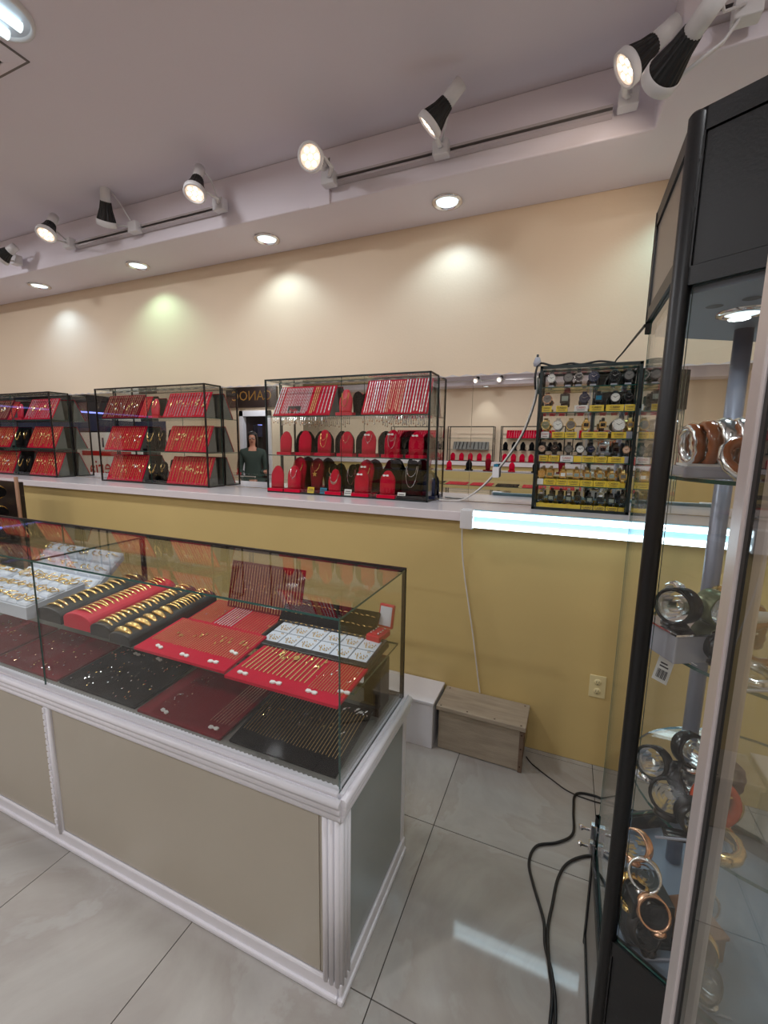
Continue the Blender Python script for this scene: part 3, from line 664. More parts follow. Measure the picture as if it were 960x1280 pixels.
R4 = [(-.1305, 'round', .0387, 'blacksat', 'frame', 'dial_rose', 'black watch with pink dial'), (-.0707, 'round', .0404, 'blacksat', 'frame', 'dial_k', 'all-black round watch'), (-.0034, 'round', .0421, 'blacksat', 'rubber', 'dial_g', 'black watch with grey dial'), (.0488, 'round', .0421, 'blacksat', 'frame', 'dial_w', 'black watch with white dial'),
      (.0976, 'round', .037, 'blacksat', 'rubber', 'navy', 'black watch with navy dial'), (.1498, 'square', .034, 'silver', 'chrome', 'dial_k', 'steel bracelet watch'), (.2079, 'square', .034, 'blacksat', 'frame', 'dial_k', 'black tonneau watch'), (.2508, 'round', .0337, 'blacksat', 'rosegold', 'dial_rose', 'rose watch with black strap')]
R5 = [(-.1237, 'gold'), (-.0833, 'olive'), (-.021, 'dial_w'), (.0421, 'lcd'), (.0909, 'lcd'), (.1473, 'lcd'), (.1987, 'lcd'), (.2483, 'dial_g')]
for row, z, nm in ((R1, WS[4], 'top'), (R2, WS[3], 'second'), (R3, WS[2], 'third'), (R4, WS[1], 'fourth')):
    for k, (x, sh, d, st, bz, di, lb) in enumerate(row):
        watch(f'{lb}, {O[k]} from left on the {nm} shelf of watches', x, YWt, z + .0005, .0421 if nm == 'top' else .064, sh, d, st, bz, di)
for k, (x, di) in enumerate(R5):
    watch(f'gold square watch, {O[k]} from left on the fifth shelf of watches', x, YWt, WS[0] + .0005, .054, 'square', .034, 'gold', 'gold', di, 'yellowtag')
for k, x in enumerate((-.1195, -.0707, -.0261, .0135, .0564, .1094, .1599, .2071, .2542)):
    watch(f'dark square digital watch, {O[k]} from left on the bottom shelf of watches', x, YWt, ZL + .0085, .054, 'square', .034, 'frame' if k % 3 else 'silver', 'frame_g', 'lcd' if k % 2 else 'dial_k', 'yellowtag')
def price_tag(label, x, y, z, w, h=.03, mat='yellowtag', body='CASIO'):
    t = thing('price_tag', label, 'price tag', (x, y, z))
    build(MB().box(-w / 2, w / 2, 0, .002, 0, h), 'card', mat, t, rot=(-.12, 0, 0))
    if body and w > .037:
        text(body, .0145 if w > .05 else .0105, 'ink' if mat == 'yellowtag' else 'redink', t, (0, -.0005 - .001, h * .62), (PI / 2 - .12, 0, 0))
        build(MB().box(-w * .3, w * .3, -.001, 0, h * .2, h * .28), 'print_line', 'ink', t, rot=(-.12, 0, 0))
TG = [(WS[3], 'second', [(-.1195, .0463), (-.0497, .0522), (.037, .0589, 'whitetag'), (.1061, .0631), (.1843, .0758), (.2475, .0421)]),
      (WS[2], 'third', [(-.1195, .0379, 'whitetag'), (-.0581, .0572), (.0008, .0556), (.0791, .0589), (.1372, .0556), (.2121, .0631)]),
      (WS[1], 'fourth', [(-.1195, .0421), (-.0699, .0505), (-.0101, .0589, 'whitetag'), (.0404, .0354), (.0884, .0556), (.1448, .0522), (.2104, .0715)]),
      (WS[0], 'fifth', [(-.1271, .0286, 'whitetag'), (-.0808, .0572), (-.0244, .0505), (.0311, .0556), (.0901, .0572), (.1498, .0572), (.2079, .0556)]),
      (ZL + .008, 'bottom', [(-.101, .0758, 'yellowtag', ''), (-.0253, .0673, 'yellowtag', ''), (.0421, .0589, 'yellowtag', ''), (.101, .0505), (.1557, .0505), (.2104, .0505)])]
for z, nm, l in TG:
    for k, e in enumerate(l):
        x, w_ = e[:2]; m = e[2] if len(e) > 2 else 'yellowtag'; bd = e[3] if len(e) > 3 else 'CASIO'
        price_tag(f'{"yellow" if m == "yellowtag" else "white"} price tag, {O[k]} from left along the {nm} watch shelf', x, 2.3737, z + .0005, w_, .03 if nm != 'bottom' else .025, m, bd)

# cords about the watch case
def cable(name, label, pts, r, mat, cat='cable', n=7, grp=None):
    c = [Vector(p) for p in pts]; out = []
    for i in range(len(c) - 1):
        p0, p1, p2, p3 = c[max(i - 1, 0)], c[i], c[i + 1], c[min(i + 2, len(c) - 1)]
        for k in range(n):
            s = k / n; out.append(.5 * ((2 * p1) + (p2 - p0) * s + (2 * p0 - 5 * p1 + 4 * p2 - p3) * s * s + (3 * p1 - p0 - 3 * p2 + p3) * s ** 3))
    out.append(c[-1])
    return tag(build(MB().tube(out, r, 8), name, mat), label, cat, grp)
cable('white_cable', 'white cable hanging across the mirror left of the watch case', [(-.181, 2.4411, 1.862), (-.1894, 2.4663, 1.7357), (-.2525, 2.4663, 1.5421), (-.3956, 2.4663, 1.3232), (-.5219, 2.4579, 1.2054), (-.6061, 2.4411, 1.1869), (-.6734, 2.4242, 1.1886)], .0045, 'wcord')
cable('black_cable', 'black cord rising from the watch case top to the black tower', [(.168, 2.42, 1.897), (.172, 2.37, 1.907), (.164, 2.0, 1.868), (.156, 1.6, 1.83), (.150, 1.29, 1.80)], .0035, 'cord')
cable('black_cable', 'tangled black cord along the top left corner of the watch case', [(-.181, 2.3906, 1.7862), (-.1852, 2.3822, 1.8535), (-.1684, 2.3906, 1.9125), (-.101, 2.4074, 1.9007), (-.0253, 2.4074, 1.9082), (.0253, 2.4158, 1.9024), (.101, 2.4158, 1.9125), (.1684, 2.4074, 1.9007)], .005, 'cord')
t = thing('cable_joint', 'grey tape-wrapped cable joint on the top left corner of the watch case', 'cable joint', (-.181, 2.399, 1.8973)); build(MB().lathe([(.001, 0), (.016, .004), (.02, .02), (.012, .045), (.001, .05)], 10), 'wrap', 'acrylic', t); build(MB().lathe([(.006, .04), (.006, .06), (.001, .062)], 8), 'stub', 'cord', t)
t = thing('plug_adapter', 'white plug adapter hanging on the white cable before the mirror', 'plug', (-.3662, 2.4621, 1.3569)); build(MB().box(-.018, .018, -.012, .012, -.03, .03), 'body', 'white', t, bevel=.004); build(MB().box(-.012, .012, -.009, .009, .03, .045), 'socket_face', 'lcdblue', t)
cable('white_cable', 'thin white cord hanging down the yellow wall to the wooden box', [(-.455, 2.066, 1.12), (-.455, 2.09, 1.0), (-.442, 2.108, .86), (-.388, 2.108, .565), (-.345, 2.109, .3), (-.335, 2.109, .24)], .0035, 'wcord')

# ------------------------------------------------------------------ front glass counter
CX0, CX1, CYF, CYB, CB, CT = -4.05, -0.47, 0.855, 1.32, 0.63, 1.087
t = thing('display_counter', 'long glass-topped jewelry counter with white moulded base in the foreground', 'counter', ((CX0 + CX1) / 2, (CYF + CYB) / 2, 0))
def cb(x0, x1, y0, y1, z0, z1): return (x0 - t.location.x, x1 - t.location.x, y0 - t.location.y, y1 - t.location.y, z0, z1)
build(MB().box(*cb(CX0, CX1, CYF, CYB, .03, .575)), 'carcass', 'beige_panel', t)
div = [CX1 - .012, -1.652, -2.85, CX0 + .012]
build(MB().box(*cb(CX0, CX1, CYF - .012, CYF, .015, .06)).box(*cb(CX0, CX1, CYF - .02, CYF, .0, .02)), 'plinth_moulding', 'lacquer', t, bevel=.006)
build(MB().box(*cb(CX1, CX1 + .012, CYF - .012, CYB + .02, .015, .06)).box(*cb(CX1, CX1 + .018, CYF - .02, CYB + .02, 0, .02)), 'side_plinth_moulding', 'lacquer', t, bevel=.006)
def ribs(mb, a, b, nrm, z0, z1, n=3, depth=.016):
    """stepped half-round moulding along a-b"""
    a, b = Vector(a), Vector(b); h = (z1 - z0) / n
    for k in range(n):
        zc = z0 + h * (k + .5); o = Vector(nrm) * (depth * (.35 + .3 * k))
        p, q = a + o, b + o; mb.tube([(p.x, p.y, zc), (q.x, q.y, zc)], h * .55, 10)
    return mb
L0 = t.location
fm = MB().box(*cb(CX0, CX1, CYF - .012, CYB + .02, .568, CB))
ribs(fm, (CX0 - L0.x, CYF - .004 - L0.y, 0), (CX1 + .012 - L0.x, CYF - .004 - L0.y, 0), (0, -1, 0), .562, CB - .004, 3, .014)
build(fm, 'top_moulding', 'lacquer', t)
lc = [(CX0 - L0.x, CYF - .012 - L0.y)] + [(CX0 - L0.x + .0075 * k, CYF + .012 + .004 * (k % 2) - L0.y) for k in range(478)] + [(CX1 - L0.x, CYF - .012 - L0.y)]
build(MB().prism(lc, CB - .001, CB + .006, 'z'), 'lace_edging', 'lacquer', t)
fm = MB().box(*cb(CX1, CX1 + .01, CYF, CYB + .02, .568, CB))
ribs(fm, (CX1 + .002 - L0.x, CYF - .012 - L0.y, 0), (CX1 + .002 - L0.x, CYB + .02 - L0.y, 0), (1, 0, 0), .562, CB - .004, 3, .014)
build(fm, 'side_top_moulding', 'lacquer', t)
for k in range(3):   # fluted corner post and dividers
    x = div[k]
    d_ = MB()
    if k == 0:
        for q in (-.026, -.008, .01): d_.tube([(x + q - L0.x, CYF - .006 - L0.y, .05), (x + q - L0.x, CYF - .006 - L0.y, .565)], .0095, 8)
        for q in (.008, .026, .044): d_.tube([(CX1 + .004 - L0.x, CYF - .008 + q - L0.y, .05), (CX1 + .004 - L0.x, CYF - .008 + q - L0.y, .565)], .0095, 8)
        build(d_, 'fluted_corner', 'lacquer', t)
    else:
        d_.box(*cb(x - .018, x + .018, CYF - .01, CYF, .05, .565))
        d_.tube([(x + .009 - L0.x, CYF - .01 - L0.y, .05), (x + .009 - L0.x, CYF - .01 - L0.y, .565)], .008, 8)
        for z in range(20): d_.box(*cb(x - .016, x - .001, CYF - .015, CYF - .009, .06 + z * .025, .078 + z * .025))
        build(d_, 'dentil_divider', 'lacquer', t)
build(MB().box(*cb(CX1 - .03, CX1 + .006, CYB - .01, CYB + .022, .0, .6)), 'rear_post', 'lacquer', t, bevel=.004)
for a, b in ((div[1], div[0] - .036), (div[2], div[1]), (div[3], div[2])):
    build(MB().box(*cb(a + .02, b - .012, CYF - .004, CYF, .062, .56)), 'front_panel', 'beige_panel', t)
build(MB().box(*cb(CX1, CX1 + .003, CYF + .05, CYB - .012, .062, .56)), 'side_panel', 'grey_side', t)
build(MB().box(*cb(CX0 + .02, CX1 - .012, CYF + .012, CYB - .01, CB, CB + .004)), 'deck', 'greyboard', t)
for a, b in ((-1.66, CX1), (-2.86, -1.662), (CX0, -2.862)):
    build(MB().pane(*cb(a, b, CYF, CYF + .005, CB, CT)), 'front_glass', ['glass', 'glass_edge'], t)
    build(MB().pane(*cb(a, b, CYF + .001, CYB, CT, CT + .006)), 'top_glass', ['glass', 'glass_edge'], t)
build(MB().pane(*cb(CX1 - .005, CX1, CYF + .006, CYB - .008, CB, CT)), 'side_glass', ['glass', 'glass_edge'], t)
build(MB().pane(*cb(CX0, CX0 + .005, CYF + .006, CYB - .008, CB, CT)), 'side_glass', ['glass', 'glass_edge'], t)
rf = MB().box(*cb(CX0, CX1, CYB - .012, CYB, CT - .006, CT + .009)).box(*cb(CX0, CX1, CYB - .012, CYB, CB, CB + .014))
for x in (CX1 - .012, -1.72, -2.86, CX0): rf.box(*cb(x, x + .012 if x != -1.72 else x + .02, CYB - .012, CYB, CB, CT))
build(rf, 'rear_frame', 'frame', t)
for a, b in ((-1.7, -1.1), (-1.12, CX1 - .012), (-2.85, -1.72), (CX0, -2.86)):
    build(MB().pane(*cb(a, b, CYB - (.009 if a != -1.12 else .005), CYB - (.006 if a != -1.12 else .002), CB + .014, CT - .006)), 'rear_sliding_glass', ['glass', 'glass_edge'], t)
SZ = .832
for a, b in ((-1.66, CX1 - .02), (-2.85, -1.68), (CX0 + .02, -2.87)):
    build(MB().pane(*cb(a, b, CYF + .12, CYB - .014, SZ - .007, SZ)), 'glass_shelf', ['glass', 'glass_edge'], t)
for x in (-.53, -1.66, -2.85): build(MB().box(*cb(x - .006, x + .006, CYB - .12, CYB - .014, SZ - .022, SZ - .008)), 'shelf_bracket', 'frame', t)
# upper shelf: trays
SZ1 = SZ + .001
def cpad(label, x0, x1, y0, y1, z0, z1, mat, ch, bows=(), ind=True, wedge=False): return pad(label, x0, x1, y0, y1, z0, z1, mat, ch, bows, wedge, individual=ind)
p = cpad('red tray of thin gold chains with three bows, front of the upper counter shelf', -1.245, -.872, .90, 1.095, SZ1 + .004, SZ1 + .03, 'red', [(36, .03, .99, .28, .97, 'antique_gold', .0013)], [(.22, .14), (.53, .1), (.83, .12), (.9, .42)])
charms(p, 26, .186, .195, .026, .15, .98, .5, .72, ['gold'], 'clasp', .01, .007)
p = cpad('red tray of fine chains with bows, behind the front red tray', -1.262, -.895, 1.10, 1.29, SZ1 + .004, SZ1 + .03, 'red', [(13, .02, .3, .2, .97, 'antique_gold', .0013), (7, .32, .55, .2, .97, 'silver', .0022), (13, .56, .99, .2, .97, 'antique_gold', .0013)], [(.3, .06), (.62, .05), (.1, .1)])
charms(p, 14, .18, .19, .026, .1, .95, .4, .7, ['gold', 'silver'], 'clasp', .01, .006)
p = cpad('red tray of gold bracelets with three bows at the counter\'s right end', -.858, -.492, .885, 1.068, SZ1 + .004, SZ1 + .016, 'red', [(15, .03, .66, .28, .97, 'gold', .0023), (13, .68, .98, .22, .97, 'antique_gold', .0013)], [(.12, .14), (.44, .12), (.75, .13), (.97, .3)])
charms(p, 18, .183, .195, .012, .1, .66, .66, .84, ['gold'], 'clasp', .01, .0085)
charms(p, 12, .183, .195, .012, .68, .98, .4, .9, ['rosegold', 'silver'], 'clasp', .01, .004)
p = cpad('red pad of gold pendants standing upright at the back of the counter', -1.185, -.85, 1.255, 1.297, SZ + .035, 1.042, 'red_dk', [(26, .02, .98, .03, .95, 'gold', .0015)], (), True)
charms(p, 22, .167, .042, .17, .03, .97, .38, .6, ['gold', 'silver'], 'pendant', .008, .006)
# ring tray with twelve white cards
t = thing('ring_tray', 'black tray with twelve white earring cards on the upper counter shelf', 'jewelry tray', (-.70, 1.150, SZ1 + .010), rot=(.10, 0, 0))
build(MB().box(-.205, .205, -.085, .075, 0, .012).box(-.205, .205, -.085, -.062, .012, .028).box(-.205, .205, .066, .075, .012, .028).box(-.205, -.195, -.06, .07, .012, .028).box(.195, .205, -.06, .07, .012, .028), 'tray', 'blacksat', t, bevel=.002)
for i in range(6):
    for k in range(2):
        c = link('earring_card', cached('ecard', lambda: MB().box(-.0295, .0295, -.0295, .0295, 0, .006).mesh('earring_card', ['bluewhite'])), t, (-.16 + .064 * i, -.027 + .064 * k, .016))
        stuff(link('stud', cached('studs', lambda: (lambda b: [b.lathe([(.0015, 0), (.002, .003), (.0005, .005)], 5, mat=Matrix.Translation((random.uniform(-.022, .022), random.uniform(-.022, .022), .006))) for _ in range(16)] and b)(MB()).mesh('stud', ['gold'])), c))
# ring box tray behind
t = thing('ring_tray', 'black velvet tray with rows of gold rings behind the white earring cards', 'jewelry tray', (-.735, 1.222, SZ1 + .018), rot=(.80, 0, 0))
build(MB().box(-.185, .185, -.015, .108, 0, .016), 'tray', 'black', t, bevel=.003)
rm = cached('ring', lambda: MB().tube([(.0075 * math.cos(2 * PI * k / 10), 0, .0075 * math.sin(2 * PI * k / 10)) for k in range(10)], .0017, 4, closed=True).mesh('ring', ['gold']))
for i in range(17):
    for k in range(3): link('ring', rm, t, (-.168 + .021 * i, .014 + .036 * k, .017), (random.uniform(-.2, .2), 0, random.uniform(-.3, .3)))
# open red ring box
t = thing('ring_box', 'open red earring box with white lid lining at the counter\'s right end', 'jewelry box', (-.535, 1.255, SZ1 + .035), -.12)
build(MB().box(-.026, .026, -.05, .025, 0, .022), 'base', 'red_sat', t, bevel=.004)
lid = build(MB().box(-.028, .028, 0, .014, 0, .08), 'lid', 'red_sat', t, (0, .027, .02), (-.22, 0, 0), bevel=.004); build(MB().box(-.022, .022, -.0015, 0, .008, .072), 'lining', 'bluewhite', lid)
build(MB().box(-.021, .021, -.045, .02, .022, .024), 'insert', 'red_sat', t)
for i in (-1, 1):
    for k in range(4): build(MB().lathe([(.0005, 0), (.005, .002), (.0005, .006)], 6, mat=Matrix.Translation((i * .013, -.036 + .015 * k, .024))), 'earring', 'silver', t)
# bangle rolls
def roll(label, x0, x1, y0, y1, z, r, mat, slope=.03):
    """long half-round velvet roll lying along y"""
    w = (x1 - x0) / 2; t = thing('bangle_roll', label, 'bangle display', ((x0 + x1) / 2, y0, z)); d = y1 - y0
    def ring(y, dz): return [(w * math.cos(q), y, dz + r * .55 + r * .45 * math.sin(q)) if True else 0 for q in [PI * k / 10 for k in range(11)]] + [(-w, y, 0), (w, y, 0)]
    build(MB().loft([ring(0, 0), ring(d, slope)], sm=False), 'velvet_roll', mat, t, bevel=.004)
    return t
def bangle_arc(rad, th, mat, span=2.6, wide=1.0):
    def mk():
        pts = [(rad * math.sin(-span / 2 + span * k / 12), 0, rad * math.cos(-span / 2 + span * k / 12) * .62) for k in range(13)]
        b = MB(); ro = [th * (.55 + .45 * math.sin(PI * k / 12)) for k in range(13)]
        b.tube(pts, ro, 6, flat=wide)
        return b.mesh('bangle', [mat])
    return cached(('arc', rad, th, mat, span, wide), mk)
def bangles(label, grp, xc, z, ys, rad, th, mat, wide=1.0, tilt=.0, slope=.0, y0=.9):
    for k, y in enumerate(ys):
        o = link('gold_bangle', bangle_arc(rad, th, mat, 2.4, wide), None, (xc + random.uniform(-.003, .003), y, z + slope * (y - y0)), (tilt + random.uniform(-.08, .08), 0, random.uniform(-.12, .12)))
        tag(o, f'{label}, {O[k]} from the front', 'bracelet', grp)
roll('narrow black bangle roll beside the white trays', -1.80, -1.655, .925, 1.29, SZ1, .055, 'blacksat')
roll('red bangle roll between the two black rolls', -1.642, -1.492, .925, 1.29, SZ1, .06, 'red_sat')
roll('wide black bangle roll beside the red trays, left half', -1.482, -1.375, .915, 1.29, SZ1, .05, 'blacksat')
roll('wide black bangle roll beside the red trays, right half', -1.372, -1.27, .905, 1.29, SZ1, .042, 'blacksat')
fr = lambda a, b, n: [a + (b - a) * k / (n - 1) for k in range(n)]
bangles('gold bangle on the narrow black roll', 'gold bangles on the narrow black roll', -1.728, SZ1 + .028, fr(.95, 1.26, 13), .05, .0055, 'gold', slope=.08)
bangles('thin gold bangle on the red roll', 'gold bangles on the red roll', -1.567, SZ1 + .032, fr(.955, 1.27, 19), .05, .0042, 'gold', slope=.08)
bangles('slim gold bangle, left row of the wide black roll', 'slim gold bangles on the wide black roll', -1.43, SZ1 + .027, fr(.935, 1.27, 18), .04, .0058, 'gold', slope=.08)
bangles('chunky gold bracelet, right row of the wide black roll', 'chunky gold bracelets on the wide black roll', -1.322, SZ1 + .022, fr(.925, 1.09, 6), .038, .012, 'gold', .9, slope=.08)
bangles('fine gold bangle behind the chunky bracelets on the black roll', 'fine gold bangles behind the chunky ones', -1.322, SZ1 + .025, fr(1.12, 1.27, 11), .038, .0042, 'gold', slope=.08)
# white trays with gold bracelets
def white_tray(label, short, x0, x1, y0, y1, z0, z1, h=.05):
    t = thing('bracelet_tray', label, 'jewelry tray', ((x0 + x1) / 2, y0, z0)); w = (x1 - x0) / 2; d = y1 - y0; r = z1 - z0
    build(MB().prism([(0, 0), (0, h), (d, h + r), (d, r if r > .08 else 0)], -w, w, 'x'), 'tray', 'bluewhite', t, bevel=.003)
    n = 3; m = 6; a = math.atan2(r, d); L_ = math.hypot(r, d)
    for i in range(m):
        for k in range(n):
            link('cushion', cached(('cush', round(w, 2), n, round(L_, 2)), lambda: MB().loft([[(sx * (w / m - .003) * q, sy * (L_ / n / 2 - .003) * q, z) for sx, sy in ((-1, -1), (1, -1), (1, 1), (-1, 1))] for q, z in ((1, 0), (1, .004), (.8, .011), (.5, .013))], sm=False).mesh('cushion', ['bluewhite'])), t,
                 (-w + w * 2 * (i + .5) / m, d * (k + .5) / n, h + r * (k + .5) / n), (a, 0, 0))
            for q in range(2):
                c = t.location + Vector((-w + w * 2 * (i + .5) / m + (-.012, .012)[q], d * (k + .5) / n + random.uniform(-.008, .008), h + r * (k + .5) / n + .015))
                o = link('gold_bracelet', cached('gbrace', lambda: MB().tube([(.021 * math.cos(2 * PI * j_ / 14), .013 * math.sin(2 * PI * j_ / 14), .002 * math.sin(5 * j_)) for j_ in range(14)], [.0034 if j_ % 2 else .002 for j_ in range(14)], 5, closed=True, flat=.7).mesh('bracelet', ['gold'])), None, c, (a + random.uniform(-.2, .2), random.uniform(-.15, .15), random.uniform(0, PI)))
                tag(o, f'{("left", "right")[q]} gold bracelet on the {O[i]} cushion from left, {("front", "middle", "rear")[k]} row of the {short}', 'bracelet', f'bracelets on the {short}')
white_tray('white cushioned tray at left of the black roll', 'flat white tray', -2.19, -1.815, .90, 1.12, SZ1, SZ1 + .03)
white_tray('tilted white tray at the back behind the flat white tray', 'tilted white tray', -2.30, -1.80, 1.125, 1.29, SZ1, SZ1 + .14, .03)
white_tray('white cushioned tray at the counter\'s far left', 'leftmost white tray', -2.66, -2.23, .90, 1.12, SZ1, SZ1 + .03)
# lower deck
DZ = CB + .005
p = cpad('black velvet pad of gold chains on the counter floor, right end', -.852, -.50, .885, 1.13, DZ, DZ + .045, 'black', [(32, .02, .97, .2, .86, 'antique_gold', .0010)], ())
charms(p, 60, .176, .245, .045, .02, .98, .85, .93, ['silver', 'whitetag'], 'white_tag', .01, .007); charms(p, 30, .176, .245, .045, .02, .98, .45, .65, ['gold', 'silver'], 'pendant', .01, .004)
p = cpad('dark red pad with two bows on the counter floor', -1.225, -.88, .88, 1.13, DZ, DZ + .02, 'red_dk', [(7, .74, .97, .2, .95, 'rosegold', .001)], [(.27, .1), (.86, .1)])
charms(p, 36, .17, .25, .02, .15, .35, .2, .9, ['silver', 'rosegold'], 'earring', .01, .0035)
p = cpad('black pad of small silver and gold earrings on the counter floor', -1.63, -1.245, .885, 1.13, DZ, DZ + .025, 'black', None, [(.3, .9), (.6, .92)])
charms(p, 85, .19, .245, .025, .03, .97, .05, .95, ['silver', 'gold', 'silver'], 'earring', .01, .005)
p = cpad('maroon pad of small charms on the counter floor at left', -2.03, -1.645, .885, 1.13, DZ, DZ + .025, 'red_dk', None, ())
charms(p, 80, .19, .245, .025, .03, .97, .05, .95, ['silver', 'rosegold', 'gold'], 'charm', .01, .0045)
p = cpad('maroon pad of small charms on the counter floor, far left', -2.45, -2.05, .885, 1.13, DZ, DZ + .025, 'red_dk', None, ())
charms(p, 60, .19, .245, .025, .03, .97, .05, .95, ['silver', 'gold'], 'charm', .01, .0045)
t = thing('display_block', 'black display block on the counter floor under the shelf end', 'display block', (-.535, 1.24, DZ)); build(MB().prism([(-.05, 0), (.03, 0), (.03, .165), (-.05, .13)], -.03, .03, 'x'), 'block', 'blacksat', t, bevel=.004); build(MB().box(-.035, .035, -.07, -.05, 0, .03), 'foot', 'blacksat', t)
t = thing('metal_clip', 'small grey metal clip on the counter floor at right', 'clip', (-.525, 1.02, DZ)); build(MB().prism([(-.02, 0), (.02, 0), (.012, .012), (-.016, .012)], -.01, .01, 'x'), 'clip_body', 'greyboard', t); build(MB().tube([(0, -.02, .01), (0, -.035, .014), (0, -.02, .02)], .002, 5), 'lever', 'silver', t)

# ------------------------------------------------------------------ behind the counter on the floor
t = thing('wooden_box', 'weathered wooden box with overhanging lid against the yellow wall', 'wooden box', (-.30, 2.015, 0), -.015)
build(MB().box(-.2, .2, -.088, -.074, .004, .212), 'front_board', 'wood', t, bevel=.002)
build(MB().box(-.2, .2, .08, .094, .004, .212), 'back_board', 'wood', t, bevel=.002)
for s in (-1, 1): build(MB().box(min(s * .186, s * .2), max(s * .186, s * .2), -.074, .08, .004, .212), 'side_board', 'wood_dk', t, bevel=.002)
build(MB().box(.186, .204, -.094, -.074, .0, .212), 'corner_batten', 'wood_dk', t, bevel=.002)
build(MB().box(-.19, .19, -.074, .08, .0, .012), 'bottom_board', 'wood', t)
lid = build(MB().box(-.212, .212, -.1, .1, .212, .234), 'lid', 'wood', t, bevel=.003)
for x in (-.19, -.06, .07, .19): build(MB().lathe([(.001, .2355), (.0045, .2345)], 8, mat=Matrix.Translation((x, -.088, 0))), 'nail', 'rust', lid)
for x in (-.19, .19): build(MB().lathe([(.001, .2355), (.0045, .2345)], 8, mat=Matrix.Translation((x, .08, 0))), 'nail', 'rust', lid)
for z in (.03, .12, .19): build(MB().lathe([(.001, .0012), (.004, 0)], 8, mat=aim_mat((.195, -.0945, z), (0, -1, 0))), 'nail', 'rust', t)
t = thing('plinth_block', 'white painted block on the floor between counter and wooden box', 'plinth', (-.80, 2.0, 0))
build(MB().box(-.26, .275, -.095, .115, 0, .235), 'body', 'lacquer', t, bevel=.004); build(MB().box(-.264, .279, -.099, .115, .235, .25), 'top_board', 'lacquer', t, bevel=.003)
t = thing('power_outlet', 'ivory double power outlet low on the yellow wall', 'outlet', (.2, YW, .402))
build(MB().box(-.035, .035, -.006, 0, -.055, .055), 'cover_plate', 'outlet', t, bevel=.003)
for z in (-.022, .022):
    f_ = build(MB().lathe([(.001, .009), (.015, .009), (.016, .006)], 16, mat=aim_mat((0, 0, z), (0, -1, 0))), 'socket', 'outlet', t)
    build(MB().box(-.006, -.004, -.0095, -.0088, z - .002, z + .008).box(.004, .006, -.0095, -.0088, z - .002, z + .008).lathe([(.0005, .0096), (.0025, .0092)], 8, mat=aim_mat((0, 0, z - .008), (0, -1, 0))), 'slot', 'ink', f_)
cable('floor_cable', 'black power cord with a wide bend, left of the two on the tiles', [(.6, 1.86, .006), (.30, 1.89, .006), (.2, 1.905, .006), (.135, 1.88, .006), (.125, 1.78, .006), (.122, 1.665, .006), (.07, 1.60, .006), (-.005, 1.55, .006), (-.026, 1.47, .006), (-.005, 1.39, .006), (.033, 1.285, .006), (.042, 1.21, .006), (.062, 1.14, .012), (.075, 1.06, .006), (.07, .95, .006), (.06, .8, .006)], .005, 'cord', 'power cord')
cable('floor_cable', 'black power cord crossing under the tower, right of the two on the tiles', [(.42, 1.62, .006), (.26, 1.61, .006), (.173, 1.585, .006), (.105, 1.525, .006), (.073, 1.45, .006), (.058, 1.35, .006), (.047, 1.26, .006), (.054, 1.17, .0065), (.066, 1.09, .006), (.062, .98, .006), (.07, .8, .006)], .005, 'cord', 'power cord')
cable('thin_cable', 'thin grey cable lying on the tiles beside the wooden box', [(-.085, 2.04, .003), (-.05, 1.995, .003), (.04, 1.93, .003), (.11, 1.888, .003), (.2, 1.875, .003), (.4, 1.88, .003)], .0028, 'frame', 'cable')

# ------------------------------------------------------------------ hexagonal black display tower
HC = Vector((.443, 1.105)); HR = .34
t = thing('display_tower', 'tall black hexagonal glass display tower of bangles at right', 'display tower', (HC.x, HC.y, 0))
V = [Vector((HR * math.cos(math.radians(a)), HR * math.sin(math.radians(a)))) for a in (210, 270, 330, 30, 90, 150)]   # A B C D E F
H = 2.045; ZG0, ZG1 = .40, 1.79
def face_mat(i):
    a, b = V[i], V[(i + 1) % 6]; u = (b - a).normalized()
    return Matrix(((u.x, u.y, 0, a.x), (u.y, -u.x, 0, a.y), (0, 0, 1, 0), (0, 0, 0, 1))), (b - a).length     # local x along face, y outwards
for i in range(6):
    m, ln = face_mat(i); zb, zt = (.44, 1.775) if i != 5 else (.33, 1.80)
    m = m if (m @ Vector((ln / 2, .1, 0))).to_2d().length > (m @ Vector((ln / 2, -.1, 0))).to_2d().length else m @ Matrix.Diagonal((1, -1, 1, 1))
    inner = 'towerblack' if i != 5 else 'towergrey'  # left-face inset: taupe paints the wall's grazing reflection onto black laminate
    for nm, z0, z1 in (('kick_panel', .02, zb), ('header_panel', zt, H)):
        pn = MB().box(0, ln, -.018, -.006, z0, z1, 0, m)
        for b_ in ((0, ln, z0, z0 + .03), (0, ln, z1 - .035, z1), (0, .02, z0, z1), (ln - .02, ln, z0, z1)): pn.box(b_[0], b_[1], -.02, .0, b_[2], b_[3], 0, m)
        pp = build(pn, nm, 'towerblack', t)
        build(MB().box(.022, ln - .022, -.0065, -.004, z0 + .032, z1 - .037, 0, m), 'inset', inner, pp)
    build(MB().pane(.024, ln - .006, -.012, -.007, zb + .001, zt - .001, mat=m), 'glass_panel', ['glass', 'glass_edge'], t)
    a = V[i]
    if i in (0, 1, 2): build(MB().lathe([(.001, H), (.012, H - .001), (.0155, H - .006), (.0155, .004), (.001, 0)], 20, mat=Matrix.Translation((a.x * .97, a.y * .97, 0))), 'corner_post', 'towerblack', t)
    else:
        for z0, z1 in ((0, .33), (1.80, H)): build(MB().lathe([(.001, z1), (.007, z1), (.007, z0), (.001, z0)], 12, mat=Matrix.Translation((a.x * .98, a.y * .98, 0))), 'corner_post', 'towerblack', t)
hexp = lambda k: [(p_.x * k, p_.y * k) for p_ in V]
build(MB().prism(hexp(.97), H - .012, H - .002, 'z'), 'roof_board', 'towerblack', t)
